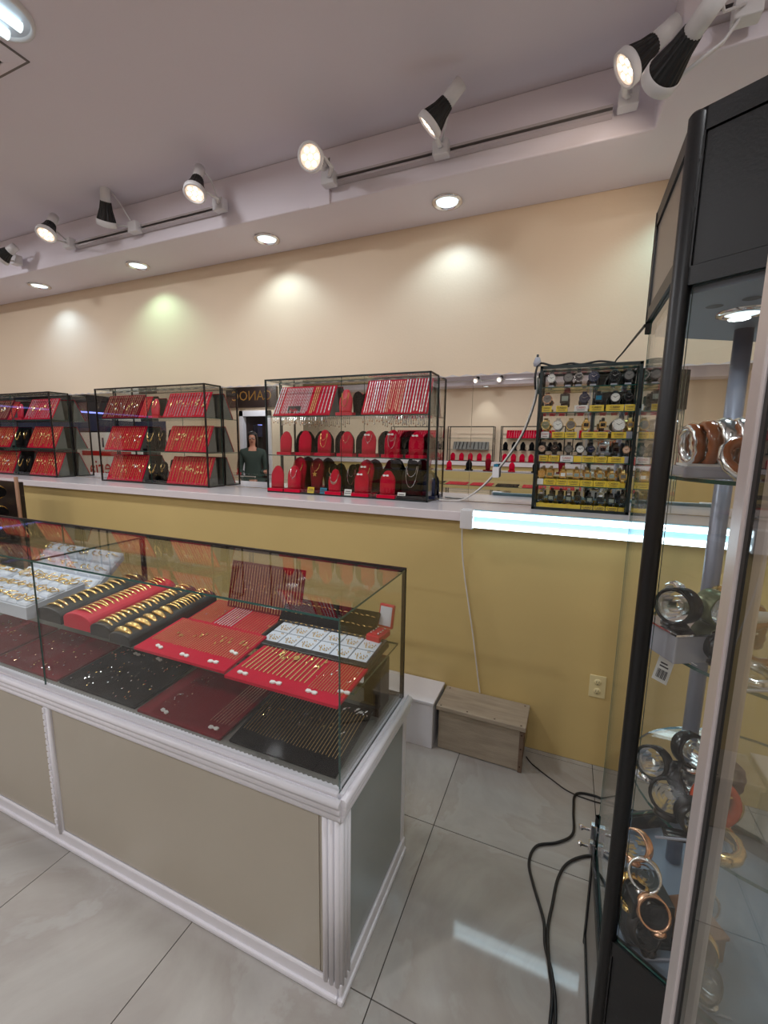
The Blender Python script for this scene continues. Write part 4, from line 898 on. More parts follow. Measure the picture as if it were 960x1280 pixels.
cb_ = build(MB().prism(hexp(.93), 1.765, 1.779, 'z'), 'light_board', 'bluegrey', t)
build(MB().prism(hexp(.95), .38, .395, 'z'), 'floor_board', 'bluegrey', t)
build(MB().prism(hexp(.96), 0, .02, 'z'), 'base', 'towerblack', t)
for x, y in ((-.212, -.07), (-.165, -.10)): build(MB().disc(.014, 1.7645, 16, mat=Matrix.Translation((x, y, 0))), 'vent_hole', 'rubber', cb_)
for x, y in ((-.15, -.01), (.12, -.03)):
    build(MB().lathe([(.045, 1.7645), (.044, 1.76), (.032, 1.759), (.03, 1.763)], 24, mat=Matrix.Translation((x, y, 0))), 'lamp_ring', 'chrome', t)
    build(MB().disc(.032, 1.762, 24, mat=Matrix.Translation((x, y, 0))), 'lamp_lens', 'cool_lens', t)
    lamp('SPOT', (x, y, 1.752), P_TOWER * 2, (.8, .93, 1.0), t, .03, 140, (0, 0, -1), .6)
for x, y in ((-.103, .145), (.135, .145)): build(MB().lathe([(.001, .4), (.018, .4), (.018, 1.765), (.001, 1.765)], 16, mat=Matrix.Translation((x, y, 0))), 'support_pole', 'steelpole', t)
SH = (1.445, 1.09, .74)
for z in SH:
    n = 44; b = MB(); vs = [(.252 * math.cos(2 * PI * k / n), .252 * math.sin(2 * PI * k / n), zz) for zz in (z - .007, z) for k in range(n)]
    b.add(vs, [list(range(n))[::-1], list(range(n, 2 * n))], 0); b.add(vs, [(k, (k + 1) % n, n + (k + 1) % n, n + k) for k in range(n)], 1)
    build(b, 'glass_shelf', ['glass', 'glass_edge'], t)
# hinges on the left glass door
for z, s in ((.40, 1), (.345, .8)):
    hp = build(MB().box(-.307, -.289, .145, .163, z - .022 * s, z + .022 * s), 'hinge', 'chrome', t, bevel=.002)
    for sx in (-1, 1): build(MB().lathe([(.001, .03), (.007, .029), (.008, .02), (.004, .018), (.004, 0)], 12, mat=aim_mat((-.298 + sx * .009, .154, z), (sx, 0, 0))), 'hinge_knob', 'chrome', hp)

# tower contents
def ring_mesh(key, R_, r_, mat, flat=1.0, n=24, lumps=0.0, m=8):
    def mk():
        pts = [(R_ * math.cos(2 * PI * k / n), R_ * math.sin(2 * PI * k / n), 0) for k in range(n)]
        return MB().tube(pts, [r_ * (1 + lumps * (k % 2)) for k in range(n)], m, closed=True, flat=flat).mesh('ring', [mat])
    return cached(('ringm', key, R_, r_, mat, flat), mk)
def bangle(label, x, y, z, R_, r_, mat, rot, flat=1.0, lumps=0.0, inlay=None, grp=None):
    t = thing('bangle', label, 'bangle', (x, y, z), rot=rot, group=grp)
    link('hoop', ring_mesh('b', R_, r_, mat, flat, lumps=lumps), t)
    if inlay: link('inlay', ring_mesh('i', R_ + r_ * .55, r_ * .6, inlay, flat * 1.2, 24, .35, 6), t)
    return t
t = thing('bangle_stand', 'frosted acrylic block under the tortoiseshell bangles, top tower shelf', 'display stand', (.305, 1.02, SH[0] + .001)); build(MB().box(-.105, .07, -.055, .05, 0, .022), 'block', 'acrylic', t, bevel=.003); build(MB().box(-.1, .065, -.05, .045, .022, .026), 'cover', 'whitetag', t)
zb = SH[0] + .027
for k, (x, y, R_, r_, m, il, lb, ry) in enumerate(((.222, 1.035, .034, .007, 'silver', 'tortoise', 'tortoiseshell bangle with silver rim, first from left on top tower shelf', 1.15), (.244, 1.02, .036, .008, 'tortoise', None, 'brown tortoiseshell bangle, second from left on top tower shelf', 1.1),
        (.266, 1.01, .037, .009, 'silver', None, 'wide silver bangle, third from left on top tower shelf', 1.05), (.288, 1.0, .037, .008, 'tortoise', 'silver', 'tortoiseshell and silver bangle, fourth from left on top tower shelf', 1.0),
        (.305, .985, .037, .008, 'silver', 'tortoise', 'silver bangle with brown beads, fifth from left on top tower shelf', .95), (.335, .985, .038, .009, 'tortoise', None, 'honey-brown bangle at right on top tower shelf', 1.0))):
    bangle(lb, x, y, zb + R_ + r_ * .3, R_, r_, m, (PI / 2 + .12, .35, ry - 2.5), 1.5, .2, il)
bangle('large tortoiseshell bangle leaning before the others on top tower shelf', .285, .945, zb + .012, .034, .009, 'tortoise', (1.0, .25, .1), 1.2, .2, 'silver')
for k, (x, y, m, lb) in enumerate(((.36, 1.15, 'silver', 'silver bangle behind the pole on the second tower shelf'), (.345, 1.20, 'gold', 'pale gold bangle behind the pole, further back, second tower shelf'), (.38, 1.08, 'tortoise', 'tortoiseshell bangle right of the pole, second tower shelf'), (.26, 1.19, 'silver', 'thin silver bangle left of the pole, second tower shelf'))):
    bangle(lb, x, y, SH[1] + .05, .04, .007, m, (PI / 2, 0, .4 + k * .5), 1.4, .2)
# second shelf: box with black watches
t = thing('display_block', 'frosted acrylic box under black watches on the second tower shelf', 'display block', (.262, 1.0, SH[1] + .001), .5); build(MB().box(-.075, .085, -.035, .05, 0, .06), 'block', 'acrylic', t, bevel=.003); build(MB().box(-.08, .09, -.04, .055, .058, .062), 'rim_line', 'chrome', t)
def cuff_watch(label, x, y, z, R_, wid, strap, face, dial, rot, n=24):
    t = thing('wrist_watch', label, 'watch', (x, y, z), rot=rot)
    b = MB(); prof = [[(math.cos(2 * PI * k / n) * rr, math.sin(2 * PI * k / n) * rr, h_) for k in range(n)] for rr, h_ in ((R_, -wid / 2), (R_, wid / 2), (R_ * .86, wid / 2), (R_ * .86, -wid / 2), (R_, -wid / 2))]
    build(b.loft(prof, caps=False), 'strap', strap, t)
    m = aim_mat((0, -R_ * .97, 0), (0, -1, 0)); r = wid * .62
    build(MB().lathe([(r * .8, -.002), (r, .002), (r, .008), (r * .8, .0105), (r * .78, .009)], 22, mat=m), 'case', face, t)
    build(MB().disc(r * .8, .0095, 22, mat=m), 'dial', dial, t)
    build(MB().box(-.001, .001, 0, r * .6, .0098, .0105, 0, m).box(0, r * .4, -.001, .001, .0098, .0105, 0, m), 'hand', 'silver', t)
    b2 = MB()
    for k in range(3): b2.lathe([(R_ * .8 - .009 * k, -wid * .35), (R_ * .83 - .009 * k, wid * .45)], 20)
    build(b2, 'inner_cushion', 'silver', t)
    return t
zz = SH[1] + .065
cuff_watch('big black watch curled round a silver cuff at left on second tower shelf', .222, .99, zz + .036, .036, .04, 'watchblack', 'watchblack', 'dial_k', (PI / 2 - .1, 0, -.7))
cuff_watch('olive-green gold watch lying behind the black one, second tower shelf', .295, 1.03, zz + .03, .034, .042, 'olive', 'silver', 'olive', (PI / 2, 0, .5))
cuff_watch('black leather watch hanging at right on the second tower shelf', .295, .955, SH[1] + .042, .03, .034, 'watchblack', 'frame', 'dial_k', (1.2, .3, .1))
cuff_watch('black rubber watch at far right on the second tower shelf', .335, 1.04, SH[1] + .10, .028, .034, 'watchblack', 'watchblack', 'dial_g', (PI / 2, 0, 1.2))
def bag(label, x, y, z, w_, d_, rz, mat='glass'):
    """crumpled clear plastic sleeve"""
    n = 6; vs = []; fs = []
    for i in range(n + 1):
        for k in range(n + 1):
            vs.append((-w_ / 2 + w_ * i / n, -d_ / 2 + d_ * k / n, .004 + .010 * random.random() * (0 < i < n and 0 < k < n)))
    for i in range(n):
        for k in range(n): fs.append((i * (n + 1) + k, (i + 1) * (n + 1) + k, (i + 1) * (n + 1) + k + 1, i * (n + 1) + k + 1))
    t = thing('plastic_bag', label, 'plastic bag', (x, y, z), rz)
    build(MB().add(vs, fs, 0), 'film', [mat], t); build(MB().box(-w_ / 2, w_ / 2, -d_ / 2 - .004, -d_ / 2, .002, .005), 'seal', 'acrylic', t)
bag('crumpled clear plastic sleeve on the second tower shelf', .30, .91, SH[1] + .0005, .11, .07, .4)
t = thing('barcode_tag', 'white barcode tag hanging over the edge of the second tower shelf', 'tag', (.214, .985, SH[1] - .008), -.5)
build(MB().box(-.014, .014, -.001, .001, -.058, 0), 'card', 'whitetag', t, rot=(0, .18, 0))
bc = MB()
for k in range(9): bc.box(-.009 + .0021 * k, -.009 + .0021 * k + (.0012 if k % 3 else .0006), -.0016, -.001, -.05, -.03)
build(bc.box(-.008, .008, -.0016, -.001, -.024, -.021).box(-.008, .005, -.0016, -.001, -.017, -.014), 'print', 'ink', t, rot=(0, .18, 0)); build(MB().tube([(0, 0, 0), (.02, .0, .012), (.055, -.02, .012)], .0008, 4), 'string', 'white', t)
# third shelf: pile of watches
z3 = SH[2] + .001
cuff_watch('black watch with spiral silver cuff at the back, third tower shelf', .292, 1.045, z3 + .115, .036, .034, 'watchblack', 'silver', 'dial_g', (PI / 2 - .3, .2, .3))
cuff_watch('black watch with small steel dial at left, third tower shelf', .222, 1.03, z3 + .075, .034, .032, 'watchblack', 'silver', 'dial_k', (PI / 2 - .35, 0, -.7))
cuff_watch('black watch with striped silver cuff at front, third tower shelf', .247, .985, z3 + .038, .036, .038, 'watchblack', 'frame', 'lcdblue', (PI / 2 - .4, 0, -.35))
cuff_watch('black watch curled on its side between others, third tower shelf', .27, 1.01, z3 + .07, .03, .03, 'watchblack', 'watchblack', 'dial_k', (PI / 2 - .6, .5, .6))
cuff_watch('black watch half hidden by the silver post, third tower shelf', .285, .945, z3 + .034, .034, .036, 'watchblack', 'watchblack', 'dial_k', (PI / 2 - .2, 0, .2))
bangle('orange bracelet on the third tower shelf seen through the near glass', .325, .985, z3 + .05, .04, .009, 'orange', (1.3, .4, .2), 1.3)
cuff_watch('pale gold watch behind the silver post, third tower shelf', .345, 1.0, z3 + .034, .034, .026, 'gold', 'gold', 'dial_w', (PI / 2, 0, .5))
for k, (x, y) in enumerate(((.215, 1.08), (.25, 1.1), (.335, 1.08))):
    t = thing('ring_stand', f'small white display peg at the back of third tower shelf, {O[k]} from left', 'display stand', (x, y, z3)); build(MB().lathe([(.001, 0), (.014, 0), (.012, .012), (.008, .045), (.012, .06), (.001, .066)], 12), 'peg', 'white', t); build(MB().lathe([(.001, 0), (.018, 0), (.018, .004), (.001, .004)], 14), 'foot', 'acrylic', t)
bag('clear plastic sleeve with tag on the third tower shelf', .235, .94, z3, .07, .06, .3)
t = thing('watch_card', 'black printed watch card at front of the third tower shelf', 'card', (.262, .925, z3), .15); build(MB().box(-.035, .035, -.012, .012, 0, .004), 'card', 'blacksat', t, rot=(.2, 0, 0)); build(MB().box(-.028, .01, -.006, -.002, .004, .0045).box(-.028, .022, .002, .005, .004, .0045), 'print', 'silver', t, rot=(.2, 0, 0))
# bracelet T-stand
t = thing('bracelet_stand', 'white T-shaped bracelet stand behind the near glass, second tower shelf', 'display stand', (.345, .995, SH[1] + .001), .3); build(MB().lathe([(.001, 0), (.025, 0), (.02, .006), (.006, .012), (.006, .09)], 14), 'column', 'white', t); build(MB().tube([(-.06, 0, .095), (.06, 0, .095)], .012, 12), 'bar', 'white', t)
# goods further right, seen past the aluminium post
for k, (x, y, z, R_, r_, m, il, lb) in enumerate(((.345, 1.06, SH[0] + .045, .038, .008, 'silver', 'tortoise', 'silver and brown bangle right of the post on top tower shelf'), (.32, .93, SH[0] + .012, .034, .008, 'tortoise', None, 'brown bangle lying flat at right on top tower shelf'),
        (.325, .93, SH[1] + .012, .036, .007, 'silver', None, 'silver bangle lying flat under the white stand'), (.37, 1.0, SH[1] + .047, .04, .008, 'tortoise', 'silver', 'tortoiseshell bangle beside the white bracelet stand'), (.36, 1.06, SH[2] + .05, .042, .008, 'leather', None, 'brown bangle standing at right on the third tower shelf'),
        (.315, .925, SH[2] + .012, .036, .009, 'gold', None, 'gold bangle lying flat at right on the third tower shelf'))):
    flat_ = z - SH[0] < .02 and z > 1.4 or abs(z - SH[1] - .012) < .001 or abs(z - SH[2] - .012) < .001
    bangle(lb, x, y, z, R_, r_, m, (0.1, 0, 0) if flat_ else (PI / 2, .2, -1.0 + .4 * k), 1.4, .2, il)
for k, (x, y, z, a, b_, lb) in enumerate(((.335, .985, .445, 'gold', 'dial_w', 'pale gold watch on a yellowish cushion at right on the tower floor'), (.365, 1.1, .445, 'silver', 'dial_g', 'steel watch with green glint at right rear of the tower floor'), (.325, .915, .445, 'blacksat', 'dial_k', 'black watch near the glass at right front of the tower floor'))):
    cuff_watch(lb, x, y, z, .034, .03, a, 'gold' if k == 0 else 'silver', b_, (PI / 2 - .4, 0, -.3 + .5 * k))
# bottom compartment
z4 = .396
t = thing('kraft_box', 'brown card box on the tower floor', 'box', (.335, 1.03, z4), .5); build(MB().box(-.04, .04, -.04, .05, 0, .06), 'body', 'brown', t, bevel=.002); build(MB().box(-.044, .044, -.044, .054, .06, .068), 'lid', 'brown', t, bevel=.002)
PB = [(.217, 1.08, .16, 'rosegold', 'dial_w', 'rose gold bracelet watch on top of the tower-floor pile'), (.232, 1.035, .13, 'silver', 'dial_g', 'steel bracelet watch in the tower-floor pile'), (.212, 1.025, .085, 'gold', 'dial_k', 'small gold bracelet watch at left of the tower-floor pile'), (.245, .992, .085, 'rosegold', 'dial_g', 'copper bracelet watch low in the tower-floor pile'), (.232, .985, .035, 'frame', 'dial_w', 'dark round watch at the front of the tower-floor pile')]
for k, (x, y, z, m, d_, lb) in enumerate(PB): cuff_watch(lb, x, y, z4 + z, .034, .026, m, m, d_, (PI / 2 - .5, .2 * (k % 3 - 1), -.6 + .3 * k))
t = thing('display_block', 'dark display block under the watch pile on the tower floor', 'display block', (.235, 1.02, z4), .3); build(MB().box(-.04, .05, -.03, .06, 0, .1), 'block', 'blacksat', t, bevel=.004); build(MB().box(-.05, .06, -.04, .07, 0, .008), 'foot', 'blacksat', t)
bag('clear plastic bag on the tower floor under the watches', .245, .99, z4, .09, .06, .4)
bag('clear plastic bag on the tower floor at right', .325, .93, z4, .09, .06, .1)

# ------------------------------------------------------------------ near aluminium-framed glass cabinet at the right edge
NX0, NX1, NY0, NY1, NH = .130, .62, -.55, .449, 2.25
t = thing('glass_cabinet', 'aluminium framed glass cabinet at the right edge, nearest the viewer', 'cabinet', ((NX0 + NX1) / 2, (NY0 + NY1) / 2, 0)); lx, ly = t.location.x, t.location.y
hx, hy = (NX1 - NX0) / 2, (NY1 - NY0) / 2
for sx in (-1, 1):
    for sy in (-1, 1):
        pm_ = build(MB().box(sx * hx - (.02 if sx > 0 else 0), sx * hx + (.02 if sx < 0 else 0), sy * hy - (.026 if sy > 0 else 0), sy * hy + (.026 if sy < 0 else 0), 0, NH), 'corner_post', 'alu', t, bevel=.002)
        build(MB().box(sx * hx - (.008 if sx > 0 else -.003), sx * hx + (.008 if sx < 0 else -.003), sy * hy - (.034 if sy > 0 else -.025), sy * hy + (.034 if sy < 0 else -.025), .06, NH), 'gasket', 'rubber', pm_)
for nm, z0, z1 in (('base_rail', 0, .06), ('top_rail', NH - .05, NH)):
    build(MB().box(-hx, hx, -hy, -hy + .014, z0, z1).box(-hx, hx, hy - .014, hy, z0, z1).box(-hx, -hx + .014, -hy, hy, z0, z1).box(hx - .014, hx, -hy, hy, z0, z1), nm, 'alu', t)
build(MB().box(-hx + .01, hx - .01, -hy + .01, hy - .01, NH - .03, NH - .01), 'roof_board', 'towergrey', t); build(MB().box(-hx + .01, hx - .01, -hy + .01, hy - .01, .03, .05), 'floor_board', 'towergrey', t)
for s in (-1, 1):
    build(MB().pane(min(s * (hx - .004), s * (hx - .008)), max(s * (hx - .004), s * (hx - .008)), -hy + .016, hy - .016, .06, NH - .05), 'glass_side', ['glass', 'glass_edge'], t)
    build(MB().pane(-hx + .012, hx - .012, min(s * (hy - .004), s * (hy - .008)), max(s * (hy - .004), s * (hy - .008)), .06, NH - .05), 'glass_front', ['glass', 'glass_edge'], t)
for z in (.45, .85, 1.25, 1.65): build(MB().pane(-hx + .05, hx - .012, -hy + .02, hy - .1, z - .006, z), 'glass_shelf', ['glass', 'glass_edge'], t)

# ------------------------------------------------------------------ left: bracelet rack behind the counter's far end
t = thing('bracelet_rack', 'dark tiered bracelet rack at the left edge behind the counter', 'bracelet rack', (-3.72, 1.72, 0))
build(MB().box(-.17, .17, -.14, .14, 0, .04), 'base', 'blacksat', t, bevel=.005); build(MB().box(-.16, .16, .08, .12, .04, 1.2), 'back_panel', 'signdark', t)
for z in (.72, .86, 1.0, 1.14): build(MB().tube([(-.16, -.02, z), (.16, -.02, z)], .035, 14), 'roll_bar', 'black', t); 
for s in (-1, 1): build(MB().tube([(s * .178, .07, .02), (s * .178, .07, 1.24)], .012, 10), 'post', 'brown', t)
gi = cached('rackb', lambda: MB().tube([(0, .043 * math.cos(2 * PI * k / 14), .043 * math.sin(2 * PI * k / 14)) for k in range(14)], .005, 5, closed=True).mesh('bangle', ['gold']))
for zi, z in enumerate((1.14, 1.0, .86, .72)):
    for k in range(8): tag(link('gold_bangle', gi, None, (-3.72 - .13 + .037 * k, 1.70, z)), f'gold bangle {O[k]} from left on the {O[zi]} roll down of the dark rack', 'bracelet', 'gold bangles on the rack at the left edge')

# ------------------------------------------------------------------ the other side of the shop (seen in the mirror)
def opp(label): return label + ', seen in the mirror'
for k, (x0, x1) in enumerate(((-3.7, -2.55), (-2.4, -1.45), (-1.3, -.1), (.05, 1.2))):
    nm = O[k]; yb, ye = YB + .08, YB + .28
    sc_ = thing('glass_showcase', opp(f'glass showcase on the opposite wall ledge, {nm} from the left'), 'showcase', ((x0 + x1) / 2, (yb + ye) / 2, ZL)); hx_, hy_, h_ = (x1 - x0) / 2, .1, .72
    f = MB()
    for sx in (-1, 1):
        for sy in (-1, 1): f.box(sx * hx_ - .009, sx * hx_ + .009, sy * hy_ - .009, sy * hy_ + .009, 0, h_)
    for z in (.005, h_ - .005):
        for sy in (-1, 1): f.box(-hx_, hx_, sy * hy_ - .006, sy * hy_ + .006, z - .006, z + .006)
    build(f, 'frame', 'frame', sc_)
    for z in (.24, .48): build(MB().pane(-hx_, hx_, -hy_, hy_, z - .006, z), 'glass_shelf', ['glass', 'glass_edge'], sc_)
    build(MB().box(-hx_, hx_, -hy_, -hy_ + .005, 0, h_), 'back_panel', 'cream', sc_)
    nbst = int((x1 - x0) / .165)
    for ti, (z, m, g) in enumerate(((ZL + .001, 'red', 'red busts on bottom shelves of the opposite showcases'), (ZL + .241, 'black', 'black busts on middle shelves of the opposite showcases'))):
        for q in range(nbst):
            if k == 1 and ti == 1: continue
            bust(opp(f'{m} bust {O[q]} from left in the {nm} opposite showcase'), x0 + (x1 - x0) * (q + .5) / nbst, (yb + ye) / 2, z, .17, m, 'slab' if ti == 0 else 'neck', None, grp=g, rz=PI)
    if k != 1:
        p = pad(opp(f'red pad on top shelf of the {nm} opposite showcase'), x0 + .1, x1 - .1, 0, .085, ZL + .482, ZL + .64, 'red', [(20, .03, .97, .05, .95, 'silver', .003)]); p.rotation_euler = (0, 0, PI); p.location = ((x0 + x1) / 2, ye - .05, ZL + .482)
    else:
        p = pad(opp('grey pad of watches on the second opposite showcase shelf'), x0 + .1, x1 - .1, 0, .085, ZL + .242, ZL + .40, 'greyboard', [(9, .03, .97, .05, .95, 'black', .01)]); p.rotation_euler = (0, 0, PI); p.location = ((x0 + x1) / 2, ye - .05, ZL + .242)
def low_counter(label, x0, x1, y0, y1, h, zb_=.55):
    t = thing('display_counter', label, 'counter', ((x0 + x1) / 2, (y0 + y1) / 2, 0)); a, b = (x1 - x0) / 2, (y1 - y0) / 2
    build(MB().box(-a, a, -b, b, 0, zb_), 'base', 'beige_panel', t); build(MB().box(-a - .01, a + .01, -b - .01, b + .01, zb_ - .05, zb_), 'moulding', 'lacquer', t)
    f = MB()
    for sx in (-1, 1):
        for sy in (-1, 1): f.box(sx * a - .008, sx * a + .008, sy * b - .008, sy * b + .008, zb_, h)
    build(f.box(-a, a, -b - .006, -b + .006, h - .012, h).box(-a, a, b - .006, b + .006, h - .012, h), 'frame', 'alu', t)
    build(MB().pane(-a, a, b - .004, b, zb_, h - .012), 'glass_front', ['glass', 'glass_edge'], t); build(MB().pane(-a, a, -b, b, h, h + .006), 'glass_top', ['glass', 'glass_edge'], t)
    build(MB().pane(-a + .01, a - .01, -b + .02, b - .02, (zb_ + h) / 2 - .006, (zb_ + h) / 2), 'glass_shelf', ['glass', 'glass_edge'], t)
    n = max(2, int((x1 - x0) / .42))
    for q in range(n):
        for zi, z in enumerate((zb_ + .002, (zb_ + h) / 2 + .002)):
            x = x0 + (x1 - x0) * (q + .5) / n
            p = pad(opp(f'{"upper" if zi else "lower"} tray {O[q]} from left in {label.split(",")[0]}'), -.19, .19, 0, y1 - y0 - .12, 0, .02, 'red' if (q + zi) % 3 else 'black', [(14, .05, .95, .1, .95, 'gold', .002)]); p.location = (x, y1 - .05, z); p.rotation_euler = (0, 0, PI)
low_counter(opp('glass counter before the opposite wall'), -3.4, .6, -3.1, -2.65, 1.06)
low_counter(opp('glass counter before the woman'), -6.3, -4.5, -.94, -.49, .98)
for k, x in enumerate((-3.1, -2.75, -2.4, -2.0, -1.65, -1.3, -.9, -.5, -.1)):
    bust(opp(f'{("red", "black", "red")[k % 3]} bust {O[k]} from left on the counter before the opposite wall'), x, -2.86 + .06 * (k % 2), 1.067, .16 + .03 * (k % 3), ('red', 'black', 'red_dk')[k % 3], ('slab', 'neck', 'oval')[k % 3], None, rz=PI)
d2 = struct(build(MB().box(XL, XL + .05, -1.7, -1.6, 0, 2.3).box(XL, XL + .05, 1.5, 1.6, 0, 2.3).box(XL, XL + .05, -1.7, 1.6, 2.2, 2.3).box(XL, XL + .05, -.08, .0, 0, 2.2), 'door_2', 'frame'))
for y0, y1 in ((-1.6, -.08), (0, 1.5)): build(MB().box(XL + .01, XL + .03, y0, y1, 0, 2.2), 'door_glass', 'signdark', d2)
t = thing('roller_shutter', opp('dark blue shutter box with blue light strip over shop entrance'), 'shutter', (XL + .2, 0, 1.66)); build(MB().box(-.13, .17, -1.6, 1.5, 0, .32), 'shutter_box', 'navy', t); build(MB().box(.17, .175, -1.6, 1.5, .30, .325), 'light_strip', 'bluestrip', t)
# doorway wall with sign, left rear
struct(build(MB().box(XL, -6.86, -3.08, -2.98, 0, ZC).box(-6.09, -5.3, -3.08, -2.98, 0, ZC).box(-6.86, -6.09, -3.08, -2.98, 2.16, ZC), 'wall_partition', 'cream'))
d1 = struct(build(MB().box(-6.90, -6.80, -3.1, -2.93, 0, 2.2).box(-6.15, -6.05, -3.1, -2.93, 0, 2.2).box(-6.90, -6.05, -3.1, -2.93, 2.08, 2.2), 'door_1', 'lacquer'))
build(MB().box(-6.80, -6.15, -3.07, -3.04, 0, 2.08), 'door_leaf', 'signdark', d1); build(MB().box(-6.60, -6.35, -3.039, -3.035, .3, 1.9), 'door_glass', 'mirror', d1)
t = thing('shop_sign', opp('dark brown fascia sign with gold letters above the white doorway'), 'sign', (-6.5, -2.98, 2.27)); build(MB().box(-.75, .62, 0, .05, 0, .44), 'board', 'signdark', t); text('CANOC', .30, 'gold', t, (-.04, .052, .24), (PI / 2, 0, PI))
t = thing('banner', opp('white banner board with red lettering standing at the left'), 'banner', (-6.42, .5, 0)); build(MB().box(-.72, .72, -.01, .01, .7, 1.62), 'board', 'whitetag', t)
for x in (-.6, .6): build(MB().box(x - .02, x + .02, -.04, -.01, 0, 1.5), 'leg', 'alu', t)
text('Joyeria', .34, 'redink', t, (.0, .012, 1.10), (PI / 2, .08, PI)); build(MB().box(-.6, .5, .01, .013, 1.27, 1.34), 'red_band', 'redink', t)
build(MB().box(.14, .19, .01, .013, 1.40, 1.56).box(-.12, -.08, .01, .013, 1.40, 1.54), 'printed_bar', 'ink', t)
for k, (x, y, z) in enumerate(((-5.1, -.72, .99), (-5.3, -.69, .99))):
    bust(opp('black necklace bust on the counter before the woman' if k == 0 else 'red necklace bust on the counter before the woman'), x - .45 + k * .75, y, z, .1, 'black' if k == 0 else 'red', 'slab', None, rz=PI)

# ------------------------------------------------------------------ the woman seen in the mirror
def person():
    t = thing('person', 'woman in dark green top with glasses behind a counter, seen in the mirror', 'person', (-5.30, -1.42, 0), -0.6)
    # one continuous lofted / skinned surface grown from a joint skeleton (faces +y)
    J = [((0, 0, .90), .135, .10), ((0, 0, 1.05), .135, .10), ((0, .01, 1.20), .15, .105), ((0, 0, 1.32), .14, .09), ((0, -.005, 1.405), .055, .055), ((0, .0, 1.46), .05, .05), ((0, .012, 1.525), .066, .078), ((0, .015, 1.60), .072, .09), ((0, .005, 1.655), .05, .06),   # 0-8 trunk, neck, head
         ((.17, -.005, 1.325), .062, .06), ((.225, -.01, 1.10), .048, .048), ((.235, .06, .92), .036, .036), ((.215, .16, .99), .024, .03), ((.205, .215, 1.0), .03, .016),   # 9-13 arm
         ((-.17, -.005, 1.325), .062, .06), ((-.225, -.01, 1.10), .048, .048), ((-.235, .06, .92), .036, .036), ((-.215, .16, .99), .024, .03), ((-.205, .215, 1.0), .03, .016),
         ((.09, 0, .82), .095, .095), ((.095, .01, .47), .062, .065), ((.095, -.01, .09), .038, .042), ((.1, .09, .04), .04, .028), ((.1, .15, .03), .035, .022),
         ((-.09, 0, .82), .095, .095), ((-.095, .01, .47), .062, .065), ((-.095, -.01, .09), .038, .042), ((-.1, .09, .04), .04, .028), ((-.1, .15, .03), .035, .022)]
    E_ = [(0, 1), (1, 2), (2, 3), (3, 4), (4, 5), (5, 6), (6, 7), (7, 8), (3, 9), (9, 10), (10, 11), (11, 12), (12, 13), (3, 14), (14, 15), (15, 16), (16, 17), (17, 18), (0, 19), (19, 20), (20, 21), (21, 22), (22, 23), (0, 24), (24, 25), (25, 26), (26, 27), (27, 28)]
    for s, hand in ((1, 13), (-1, 18)):       # five fingers each
        hx_, hy_, hz_ = J[hand][0]
        for k, (dx, ln) in enumerate(((-.024, .062), (-.008, .072), (.009, .066), (.024, .05))):
            b_ = len(J); J += [((hx_ + dx, hy_ + .035, hz_), .0095, .009), ((hx_ + dx * 1.2, hy_ + .035 + ln * .6, hz_ - .006), .0085, .008), ((hx_ + dx * 1.25, hy_ + .035 + ln, hz_ - .02), .007, .007)]
            E_ += [(hand, b_), (b_, b_ + 1), (b_ + 1, b_ + 2)]
        b_ = len(J); J += [((hx_ - s * .036, hy_ - .005, hz_ - .002), .0105, .01), ((hx_ - s * .052, hy_ + .03, hz_ - .008), .009, .009)]; E_ += [(hand, b_), (b_, b_ + 1)]
    me = bpy.data.meshes.new('body'); me.from_pydata([j_[0] for j_ in J], E_, []); o = link('body', me, t)
    bm = bmesh.new(); bm.from_mesh(me); ly_ = bm.verts.layers.skin.verify(); bm.verts.ensure_lookup_table()
    for v_, j_ in zip(bm.verts, J): v_[ly_].radius = (j_[1], j_[2]); v_[ly_].use_root = (v_.index == 0)
    bm.to_mesh(me); bm.free()
    md = o.modifiers.new('skin', 'SKIN'); md.use_smooth_shade = True; o.modifiers.new('sub', 'SUBSURF').levels = 2; o.modifiers['sub'].render_levels = 2
    dg = bpy.context.evaluated_depsgraph_get(); dg.update(); me2 = bpy.data.meshes.new_from_object(o.evaluated_get(dg)); o.modifiers.clear(); o.data = me2
    me2.materials.clear(); me2.materials.append(M['skin'])
    for p_ in me2.polygons: p_.use_smooth = True
    # clothes: offset copies of the body surface cut at neckline, sleeve and waist
    def cloth(name, keep, off, mat):
        bm = bmesh.new(); bm.from_mesh(me2); bm.normal_update()
        for v_ in bm.verts: v_.co += v_.normal * off
        bmesh.ops.delete(bm, geom=[f_ for f_ in bm.faces if not keep(f_.calc_center_median())], context='FACES')
        mm = bpy.data.meshes.new(name); bm.to_mesh(mm); bm.free(); mm.materials.append(M[mat]); c = link(name, mm, t)
        sd = c.modifiers.new('sol', 'SOLIDIFY'); sd.thickness = .006; sd.offset = 1
        return c
    cloth('blouse', lambda c: .86 < c.z < 1.40 - .5 * max(0, c.y) * (abs(c.x) < .07) and (abs(c.x) < .2 or c.z > 1.02) and not (c.z > 1.36 and abs(c.x) < .075 and c.y > .03), .008, 'top_green')
    cloth('trousers', lambda c: .1 < c.z < .88 and abs(c.x) < .2, .006, 'trousers')
    cloth('shoe', lambda c: c.z < .1, .006, 'rubber')
    hd = MB(); n = 16
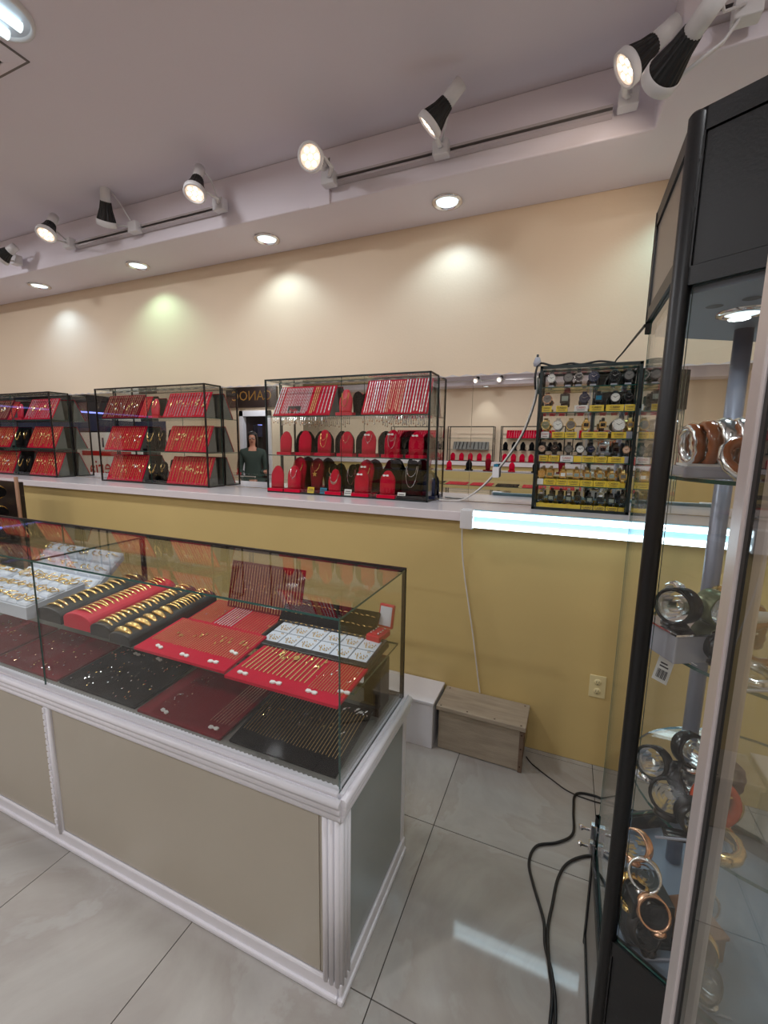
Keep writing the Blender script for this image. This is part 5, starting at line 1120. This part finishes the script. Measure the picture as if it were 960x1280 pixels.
    hd.loft([[(rx * math.cos(2 * PI * k / n), cy + ry * math.sin(2 * PI * k / n), z) for k in range(n)] for z, rx, ry, cy in ((1.36, .06, .03, -.075), (1.45, .085, .045, -.06), (1.53, .094, .06, -.05), (1.60, .096, .085, -.025), (1.655, .085, .088, -.012), (1.69, .05, .055, -.005), (1.702, .01, .01, -.005))])
    for s in (-1, 1): hd.loft([[(s * .078 + rx * math.cos(2 * PI * k / 8), cy + ry * math.sin(2 * PI * k / 8), z) for k in range(8)] for z, rx, ry, cy in ((1.40, .01, .02, -.02), (1.47, .018, .035, -.015), (1.56, .016, .045, 0), (1.64, .012, .05, .02))])
    build(hd, 'hair', 'hair', t)
    for s in (-1, 1):
        e = build(MB().lathe([(.001, .012), (.007, .010), (.011, .004), (.012, 0)], 12, mat=aim_mat((s * .031, .092, 1.575), (0, 1, 0))), 'eye', 'dial_w', t)
        build(MB().disc(.0055, .0122, 10, mat=aim_mat((s * .031, .092, 1.575), (0, 1, 0))), 'iris', 'ink', e)
        build(MB().loft([[(s * .074 + .006 * math.cos(q), .01 + .014 * math.sin(q), z) for q in [2 * PI * k / 8 for k in range(8)]] for z in (1.545, 1.565, 1.59)]), 'ear', 'skin', t)
    build(MB().loft([[(w_ * math.cos(q), .098 + d_ * math.sin(q), z) for q in [2 * PI * k / 8 for k in range(8)]] for z, w_, d_ in ((1.525, .012, .012), (1.535, .017, .024), (1.555, .01, .016), (1.585, .006, .008))]), 'nose', 'skin', t)
    build(MB().loft([[(-.024 + .048 * k / 8, .087 + .006 * math.sin(PI * k / 8) + .006 * math.cos(q), 1.502 + .007 * math.sin(PI * k / 8) * math.sin(q)) for q in [2 * PI * j_ / 6 for j_ in range(6)]] for k in range(9)]), 'mouth', 'red_dk', t)
    g = MB()
    for s in (-1, 1):
        g.tube([(s * .034 + .027 * math.cos(2 * PI * k / 16), .112 - .006 * abs(math.cos(2 * PI * k / 16)), 1.574 + .02 * math.sin(2 * PI * k / 16)) for k in range(16)], .0025, 5, closed=True)
        g.tube([(s * .061, .106, 1.58), (s * .08, .04, 1.582), (s * .082, .0, 1.575)], .002, 5)
    build(g.tube([(-.008, .113, 1.578), (.008, .113, 1.578)], .002, 5), 'spectacles', 'rubber', t)
person()
